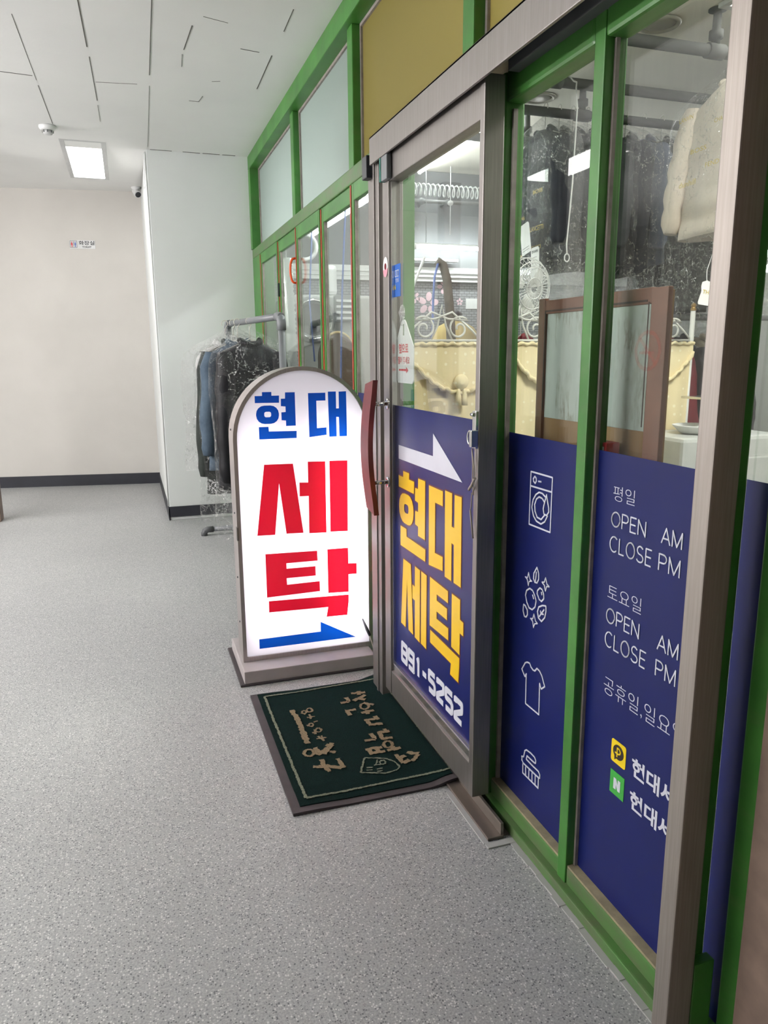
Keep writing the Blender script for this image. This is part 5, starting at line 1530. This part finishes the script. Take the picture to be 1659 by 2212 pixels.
for (x_, z_, r, tilt) in ((1.625, 1.78, .062, .2), (1.775, 1.93, .040, .7), (1.93, 1.80, .020, .3), (1.50, 1.83, .030, .9)):
    b = MB()
    fy = frame_y(6.3992)
    for k_ in range(5):
        a = tilt + k_ * 2 * math.pi / 5; c = (x_ + r * math.cos(a), z_ + r * math.sin(a))
        P = [(c[0] + r * .52 * (math.cos(t1) * math.cos(a) * 1.25 - math.sin(t1) * .85 * math.sin(a)), c[1] + r * .52 * (math.cos(t1) * math.sin(a) * 1.25 + math.sin(t1) * .85 * math.cos(a))) for t1 in [k2 * math.pi / 6 for k2 in range(12)]]
        b.poly(P, fy, .0008)
    tag(b.build('flower_decal', 'petal'), {.062: 'largest pink five petal flower decal on the quilted end wall', .040: 'pink flower decal just above the largest one on the end wall', .020: 'tiny pink flower decal at the right on the end wall', .030: 'small pink flower decal beside the white conduit'}[r], 'wall decal', 'pink flower decals')
tag(MB().box(1.99, 2.20, 6.394, 6.3995, 1.74, 1.83).build('wall_patch', 'foil_white'), 'white paper patch stuck on the quilted end wall', 'paper')
hz = MB().tube([(.90, 4.2, .92), (.898, 4.2, 1.20), (.894, 4.2, 1.40), (.884, 4.2, 1.57), (.862, 4.2, 1.77), (.835, 4.2, 1.855), (.812, 4.2, 1.872), (.795, 4.2, 1.85)], .026, 12, rr=[.029, .028, .028, .028, .026, .024, .020, .014])
sh_ = empty('steam_hose', (.90, 4.2, .92), 'thick grey padded steam hose with a blue cord rising above the cream curtain', 'hose')
hz.build('padded_tube', 'grey_hose', sh_)
it = empty('ironing_table', (.95, 4.3, 0), 'pale ironing table behind the cream curtain under the steam hose', 'ironing table')
MB().bev(.45, 1.35, 4.05, 4.55, .86, .92, .02).build('top', 'grey_cloth', it)
for x_, y_ in ((.55, 4.12), (.55, 4.48), (1.25, 4.12), (1.25, 4.48)):
    MB().tube([(x_, y_, 0), (x_, y_, .87)], .018, 8).build('leg', 'grey_metal', it)
b = MB().tube([(.800, 4.19, 1.855), (.772, 4.17, 1.78), (.760, 4.16, 1.65), (.757, 4.16, 1.50), (.742, 4.15, 1.38), (.72, 4.15, 1.1), (.70, 4.18, .925)], .007, 8)
b.build('blue_cord', 'cord_blue', sh_)
b = MB().tube([(.84, 4.5, 1.93), (.70, 4.5, 1.60), (.62, 4.5, 1.30), (.60, 4.5, .925)], .009, 8)
tag(b.build('white_rod', 'white_plastic'), 'slanting white rod behind the blue cord', 'rod')
df = empty('dress_form', (1.27, 5.0, 0), 'press form dressed in a beige garment behind the cream curtain', 'dress form')
MB().tube([(1.27, 5.0, 0), (1.27, 5.0, 1.0)], .025, 10).build('pole', 'grey_metal', df)
MB().lathe((1.27, 5.0, 0), [(.22, 0), (.22, .02), (.03, .04)], 20).build('base', 'grey_metal', df)
b = MB()
vs = []; NS = 24
pf = [(.80, .17, .12), (1.0, .165, .12), (1.2, .175, .125), (1.38, .185, .13), (1.47, .175, .12), (1.53, .13, .09), (1.56, .07, .06), (1.575, .03, .03)]
for z, a, c in pf:
    for k_ in range(NS):
        th = 2 * math.pi * k_ / NS
        q = 1 + .05 * math.sin(th * 9 + z * 3)
        vs.append((1.27 + a * math.cos(th) * q, 5.0 + c * math.sin(th) * q, z))
b.add(vs, [(i * NS + k_, i * NS + (k_ + 1) % NS, (i + 1) * NS + (k_ + 1) % NS, (i + 1) * NS + k_) for i in range(len(pf) - 1) for k_ in range(NS)], True)
b.build('garment', 'beige_cloth', df)
MB().lathe((1.27, 5.0, 1.575), [(.035, 0), (.05, .03), (.05, .05), (.02, .07)], 14).build('neck_cap', 'dark_plastic', df)

# ---- machines seen through the left sashes
mc = empty('dry_cleaning_machine', (.62, 5.95, 0), 'large pale dry cleaning machine with a round door behind the left sashes', 'machine')
MB().bev(.25, 1.15, 5.62, 6.35, 0.0, 1.78, .02).build('body', 'appliance', mc)
dr = MB().lathe((.39, 5.62, 1.60), [(.02, -.02), (.12, -.03), (.125, -.045), (.160, -.045), (.170, -.02), (.170, 0)], 36, 'Y').build('round_door', 'grey_metal', mc)
MB().lathe((.39, 5.60, 1.60), [(.02, -.012), (.115, -.012)], 30, 'Y').build('door_glass', 'grey_plastic', dr)
MB().tube([(0.39 + .14 * math.cos(R(15 * k_)), 5.572, 1.60 + .14 * math.sin(R(15 * k_))) for k_ in range(24)], .008, 6, True).build('door_ring', 'chrome', dr)
vb = MB().bev(.552, .682, 5.56, 5.622, 1.585, 1.775, .006).build('vent_box', 'grey_metal', mc)
for k_ in range(4):
    MB().bev(.558, .676, 5.548, 5.565, 1.60 + k_ * .042, 1.618 + k_ * .042, .002).build('vent_slat', 'white_plastic', vb)
tk_ = MB().bev(.485, .60, 5.66, 5.80, 1.78, 2.0, .03)
tag(tk_.build('white_canister', 'white_plastic'), 'white plastic canister standing on the dry cleaning machine', 'canister')
sp_ = []
for k_ in range(90 * 6):
    pass
b = MB()
pth = []; rr = []
for k_ in range(121):
    u_ = k_ / 120
    pth.append((.185 + .02 * math.sin(u_ * 3), 5.50 + .02 * math.cos(u_ * 4), 2.02 - 1.95 * u_))
    rr.append(.040 + (.006 if k_ % 2 else -.004))
b.tube(pth, .05, 12, rr=rr)
b.tube([(.185, 5.52, 2.0), (.185, 5.52, 2.874)], .004, 6)
tag(b.build('corrugated_duct', 'hose_white'), 'translucent white corrugated duct hanging behind the second and third left sashes', 'duct')
b = MB().tube([(.305 + .085 * math.cos(R(-100 + 12 * k_)), 5.45, 2.09 + .085 * math.sin(R(-100 + 12 * k_))) for k_ in range(17)], .015, 10)
b.tube([(.305, 5.45, 2.17), (.305, 5.45, 2.874)], .004, 6)
tag(b.build('curved_duct', 'white_plastic'), 'white curved pipe bend hanging above the round machine door', 'pipe')
for (x_, y_, zb_, lb) in ((.268, 5.2, 1.30, 'blue line hanging in the third left sash, in front of the machine door'), (.278, 4.4, 1.00, 'long blue line hanging in the fourth left sash')):
    tag(MB().tube([(x_ + .045, y_, 2.874), (x_ + .035, y_, 2.2), (x_ + .005, y_, 1.7), (x_ + .03 if y_ > 5 else x_ - .02, y_, zb_)], .0055, 6).build('blue_line', 'cord_blue'), lb, 'cord', 'blue hanging lines')
XPF = .30
pfm = empty('pressing_form', (XPF, 4.62, 0), 'arched brown cloth covered pressing form wrapped in plastic behind the fourth left sash', 'pressing form')
def archform(hw_, zt, y0, y1, zb):
    P = [(XPF + hw_, zb)] + [(XPF + hw_ * math.cos(R(9 * k_)), zt - hw_ * 1.4 + hw_ * 1.4 * math.sin(R(9 * k_))) for k_ in range(21)] + [(XPF - hw_, zb)]
    m_ = len(P)
    vs = [(p[0], y0, p[1]) for p in P] + [(p[0], y1, p[1]) for p in P]
    return MB().add(vs, [tuple(reversed(range(m_))), tuple(range(m_, 2 * m_))] + [(i, (i + 1) % m_, m_ + (i + 1) % m_, m_ + i) for i in range(m_)])
archform(.095, 1.46, 4.60, 4.72, 0.0).build('cloth_cover', 'brown_cloth', pfm)
archform(.108, 1.475, 4.56, 4.596, 0.0).build('front_panel', 'brown_cloth', pfm)
MB().tube([(XPF + .112 * math.cos(R(9 * k_)), 4.578, 1.475 - .151 + .155 * math.sin(R(9 * k_))) for k_ in range(16)], .009, 6).build('piping', 'beige_cloth', pfm)

# ---- tag sign hung inside the door glass
hg = empty('hanging_sign', (-.03, 2.50, 1.46), 'white tag shaped push sideways sign hung on the door glass from a suction hook', 'sign')
fs_ = frame_x(-.0400)
fs_ = (Vector((-.036, 0, 0)), Vector((0, -1, 0)), Vector((0, 0, 1)))
b = MB().poly([(-2.538, 1.262), (-2.525, 1.250), (-2.385, 1.250), (-2.372, 1.262), (-2.372, 1.372), (-2.445, 1.452), (-2.458, 1.462), (-2.482, 1.462), (-2.492, 1.452), (-2.538, 1.395)], fs_, .003,
              [[(-2.478, 1.410), (-2.462, 1.410), (-2.462, 1.448), (-2.478, 1.448)][::-1]])
pl = b.build('plate', 'white_plastic', hg)
f2_ = (Vector((-.0394, 0, 0)), Vector((0, -1, 0)), Vector((0, 0, 1)))
b = MB()
text(b, '옆으로', f2_, -2.512, 1.350, width=.092, height=.034, off=.03)
text(b, '밀어 주세요', f2_, -2.520, 1.314, width=.112, height=.026, off=.015)
b.poly([(-2.512, 1.291), (-2.440, 1.291), (-2.440, 1.284), (-2.420, 1.2945), (-2.440, 1.305), (-2.440, 1.298), (-2.512, 1.298)], f2_, .0004)
b.build('lettering', 'ink_red', pl)
sc = MB().lathe((-.0415, 2.470, 1.485), [(.026, .0), (.024, -.004), (.012, -.008), (.006, -.012)], 20, 'X').tube([(-.048, 2.470, 1.475), (-.051, 2.470, 1.455), (-.046, 2.470, 1.444), (-.038, 2.470, 1.444)], .0025, 6)
sc.build('suction_hook', 'clear_bag', hg)
# paper tag left hanging inside the right window
t_ = empty('hang_tag', (1.66, 3.0, 1.7), 'white shaped hang tag with gold lettering under the beige coat', 'tag')
fr_ = (Vector((1.63, 2.955, 1.56)), Vector((.97, 0, -.12)).normalized(), Vector((.12, 0, .97)).normalized())
b = MB().poly([(-.036, .0), (.036, .0), (.040, .012), (.036, .030), (.030, .060), (.030, .085), (.022, .106), (-.010, .110), (-.034, .100), (-.036, .080), (-.030, .06), (-.036, .03), (-.040, .012)], fr_, .001)
pt = b.build('card', 'paper', t_)
b = MB(); text(b, 'THE', (fr_[0] + Vector((0, -.002, 0)), fr_[1], fr_[2]), -.024, .050, width=.05, height=.018, off=.01); b.build('lettering', 'gold_print', pt)
MB().tube([(1.635, 2.957, 1.668), (1.66, 2.99, 1.72), (1.72, 3.03, 1.80), (1.80, 3.06, 1.90)], .0015, 5).build('string', 'white_plastic', t_)
